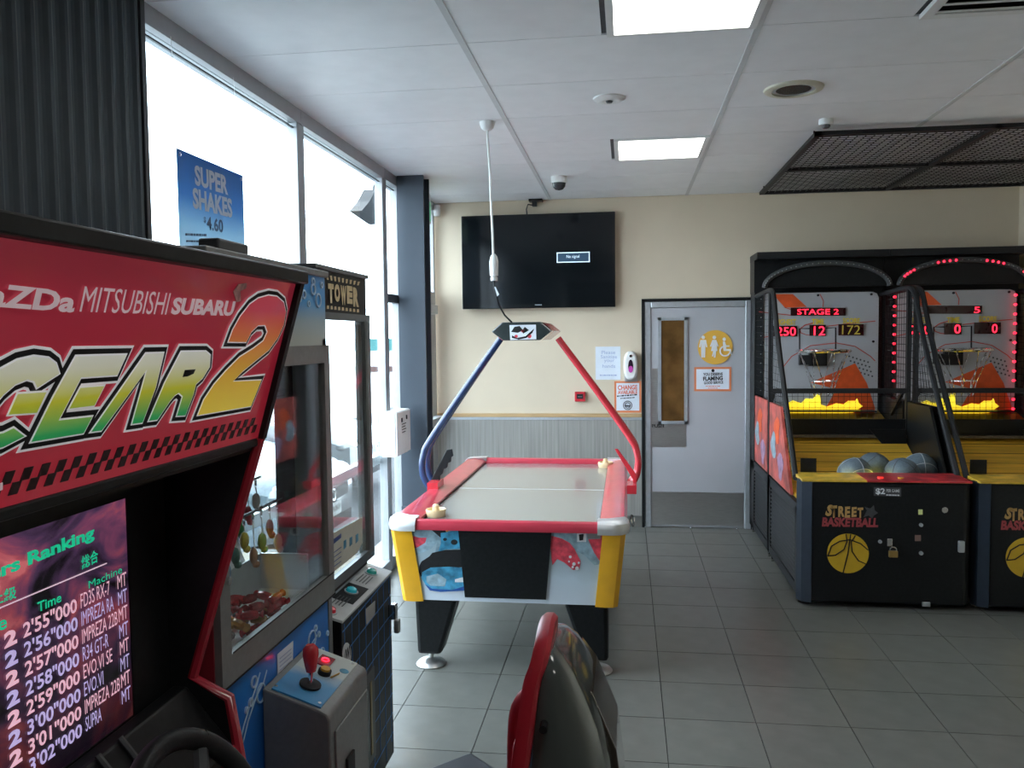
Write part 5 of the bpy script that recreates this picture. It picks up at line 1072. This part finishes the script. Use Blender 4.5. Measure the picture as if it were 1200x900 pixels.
# ================================================================= OUTSIDE
def speck():
    m = mat('speckled_asphalt', (.045, .047, .052), .9, noise=.6, scale=60, bump=.4); return m
struct('ground', MB().box(-60, -1.79, -25, 60, -.16, -.10), speck())
struct('bounce_ground', MB().box(-60, -6.2, -25, 60, -.10, -.095), mat('pale_bounce_concrete', (.42, .42, .40), .85, noise=.12, scale=3))  # pale sheet added over the asphalt to bounce daylight up to the ceiling
struct('path', MB().box(-2.1, -1.79, -10, 12, -.10, -.03), mat('grey_concrete_kerb', (.35, .35, .34), .8, noise=.1, scale=20))
def car(X, Y, col, lab, plate):
    """nose towards +X, X is the nose"""
    T = thing('car', lab, 'car', (X-2.2, Y, -.10), 'cars parked outside the windows'); g = -.10
    paint = mat('car_paint_'+col[0], col[1], .2, .3, coat=1, noise=.02); gls = mat('car_window_glass', (.03, .04, .05), .05, noise=.1, coat=1)
    secs = []  # x back from nose, half width, z low, z belt(shoulder), z top
    D_ = [(0, .55, .30, .52, .58), (.06, .72, .22, .62, .68), (.25, .82, .20, .68, .76), (.6, .86, .20, .74, .84), (1.15, .88, .22, .80, .95), (2.0, .89, .22, .84, .97), (3.2, .89, .22, .86, .99), (3.9, .87, .24, .88, 1.02), (4.25, .80, .28, .86, .98), (4.35, .70, .34, .80, .90)]
    mb = MB(); n = 10
    for x, w, zl, zs, zt in D_:
        for (p, z) in ((-.8, zl), (-1, zl+.1), (-1, zs), (-.93, zt-.03), (-.6, zt), (.6, zt), (.93, zt-.03), (1, zs), (1, zl+.1), (.8, zl)): mb.v.append((X-x, Y+w*p, g+z))
    mb.f = [(k*n+j, (k+1)*n+j, (k+1)*n+(j+1) % n, k*n+(j+1) % n) for k in range(len(D_)-1) for j in range(n)]+[tuple(range(n)), tuple(range((len(D_)-1)*n, len(D_)*n))[::-1]]
    body = obj('body', mb, paint, T, smooth=True)
    G = [(1.15, .80, .95), (1.75, .66, 1.38), (2.2, .64, 1.46), (3.1, .64, 1.44), (3.7, .68, 1.25), (4.15, .78, 1.0)]
    mb = MB()
    for x, w, z in G: mb.v += [(X-x, Y-.82, g+.95), (X-x, Y-w, g+z), (X-x, Y+w, g+z), (X-x, Y+.82, g+.95)]
    mb.f = [(k*4+j, (k+1)*4+j, (k+1)*4+j+1, k*4+j+1) for k in range(5) for j in range(3)]; obj('cabin_glass', mb, gls, T, smooth=True)
    obj('roof', MB().prism([(X-1.78, g+1.40), (X-2.2, g+1.485), (X-3.1, g+1.465), (X-3.5, g+1.36), (X-3.1, g+1.44), (X-2.2, g+1.455)], 'y', Y-.62, Y+.62), paint, T)
    for s in (-1, 1):
        hl = obj('headlight', MB().ball((X-.17, Y+s*.62, g+.63), .15, 14, (.8, 1.2, .6)), mat('headlight_lens', (.25, .27, .28), .08, .4, coat=1, noise=.3, scale=30), T, smooth=True)
        obj('bulb_reflector', MB().ball((X-.07, Y+s*.58, g+.63), .05, 10), chrome, hl, smooth=True)
        obj('fog_lamp', MB().cyl((X-.10, Y+s*.62, g+.34), 'x', .05, .04, 14), ink, T)
        obj('mirror', MB().ball((X-1.45, Y+s*1.0, g+1.0), .10, 10, (.6, 1, .7)), paint, T, smooth=True)
        for x in (.85, 3.45):
            wl_ = obj('wheel', MB().cyl((X-x, Y+s*.80-.10, g+.31), 'y', .31, .20, 24), mat('tyre_rubber', (.02, .02, .02), .8, noise=.1), T, smooth=True)
            obj('rim', MB().cyl((X-x, Y+s*.91-.01 if s > 0 else Y+s*.91-.01, g+.31), 'y', .20, .02, 16), alu, wl_)
    obj('grille', MB().box(X-.05, X+.010, Y-.42, Y+.42, g+.47, g+.58), ink, T, bevel=.01)
    obj('chrome_strip', MB().tube([(X-.08, Y-.50, g+.60), (X+.02, Y-.3, g+.61), (X+.03, Y, g+.615), (X+.02, Y+.3, g+.61), (X-.08, Y+.50, g+.60)], .014, 8), chrome, T, smooth=True)
    obj('lower_intake', MB().box(X-.12, X+.004, Y-.5, Y+.5, g+.24, g+.33), ink, T)
    np_ = obj('number_plate', MB().box(X+.012, X+.022, Y-.19, Y+.19, g+.35, g+.46), mat('plate_white', (.6, .62, .6), .4, noise=.03), T)
    text_at(plate, ink, np_, V((X+.0235, Y-.16, g+.375)), V((0, 1, 0)), V((0, 0, 1)), .32, .06, .02)
    obj('badge', MB().torus((X+.025, Y, g+.53), .045, .008, 16, 6, (1, 0, 0)), chrome, T)
car(-2.42, 6.55, ('silver_blue', (.12, .15, .17)), 'silver car parked nearest, its number plate seen through the glass prize machine', 'DJR83')
car(-2.95, 9.5, ('pale_grey', (.18, .20, .21)), 'pale car parked behind the nearest one, only a headlight and bonnet visible', 'HKW512')
T = thing('far_shop', 'distant white shop with a teal sign band and brown strip', 'building', (-8.2, 27, -.1))
obj('wall', MB().box(-8.9, -7.4, 27, 30, -.1, 1.72), mat('white_render', (.6, .6, .6), .8, noise=.03), T); obj('sign_band', MB().box(-8.95, -7.35, 26.8, 27, 1.33, 1.72), mat('teal_sign', (.01, .10, .10), .5, noise=.03), T)
obj('brown_strip', MB().box(-8.95, -7.35, 26.8, 27, .62, .80), mat('brown_cladding', (.06, .025, .02), .7, noise=.1), T)
T = thing('outside_floodlight', 'dark grey angular floodlight under the eave outside the second window', 'light', (-2.15, 5.75, 2.6))
FPx = Pl((-2.0, 0, 0), (1, 0, 0)); fdm = mat('charcoal_cast_metal', (.02, .022, .025), .6, noise=.1)
obj('lamp_body', MB().plate([FPx.at(*q) for q in ((424, 247), (433, 236), (440, 222), (446, 226), (446, 263))], (1, 0, 0), .10), fdm, T)
a = FPx.at(442, 228); obj('arm', MB().tube([V((-2.03, a.y, a.z-.03)), V((-2.03, a.y+.02, 2.955)), V((-1.84, a.y+.02, 2.965))], .016, 8), fdm, T)
print('objects', len(bpy.data.objects))
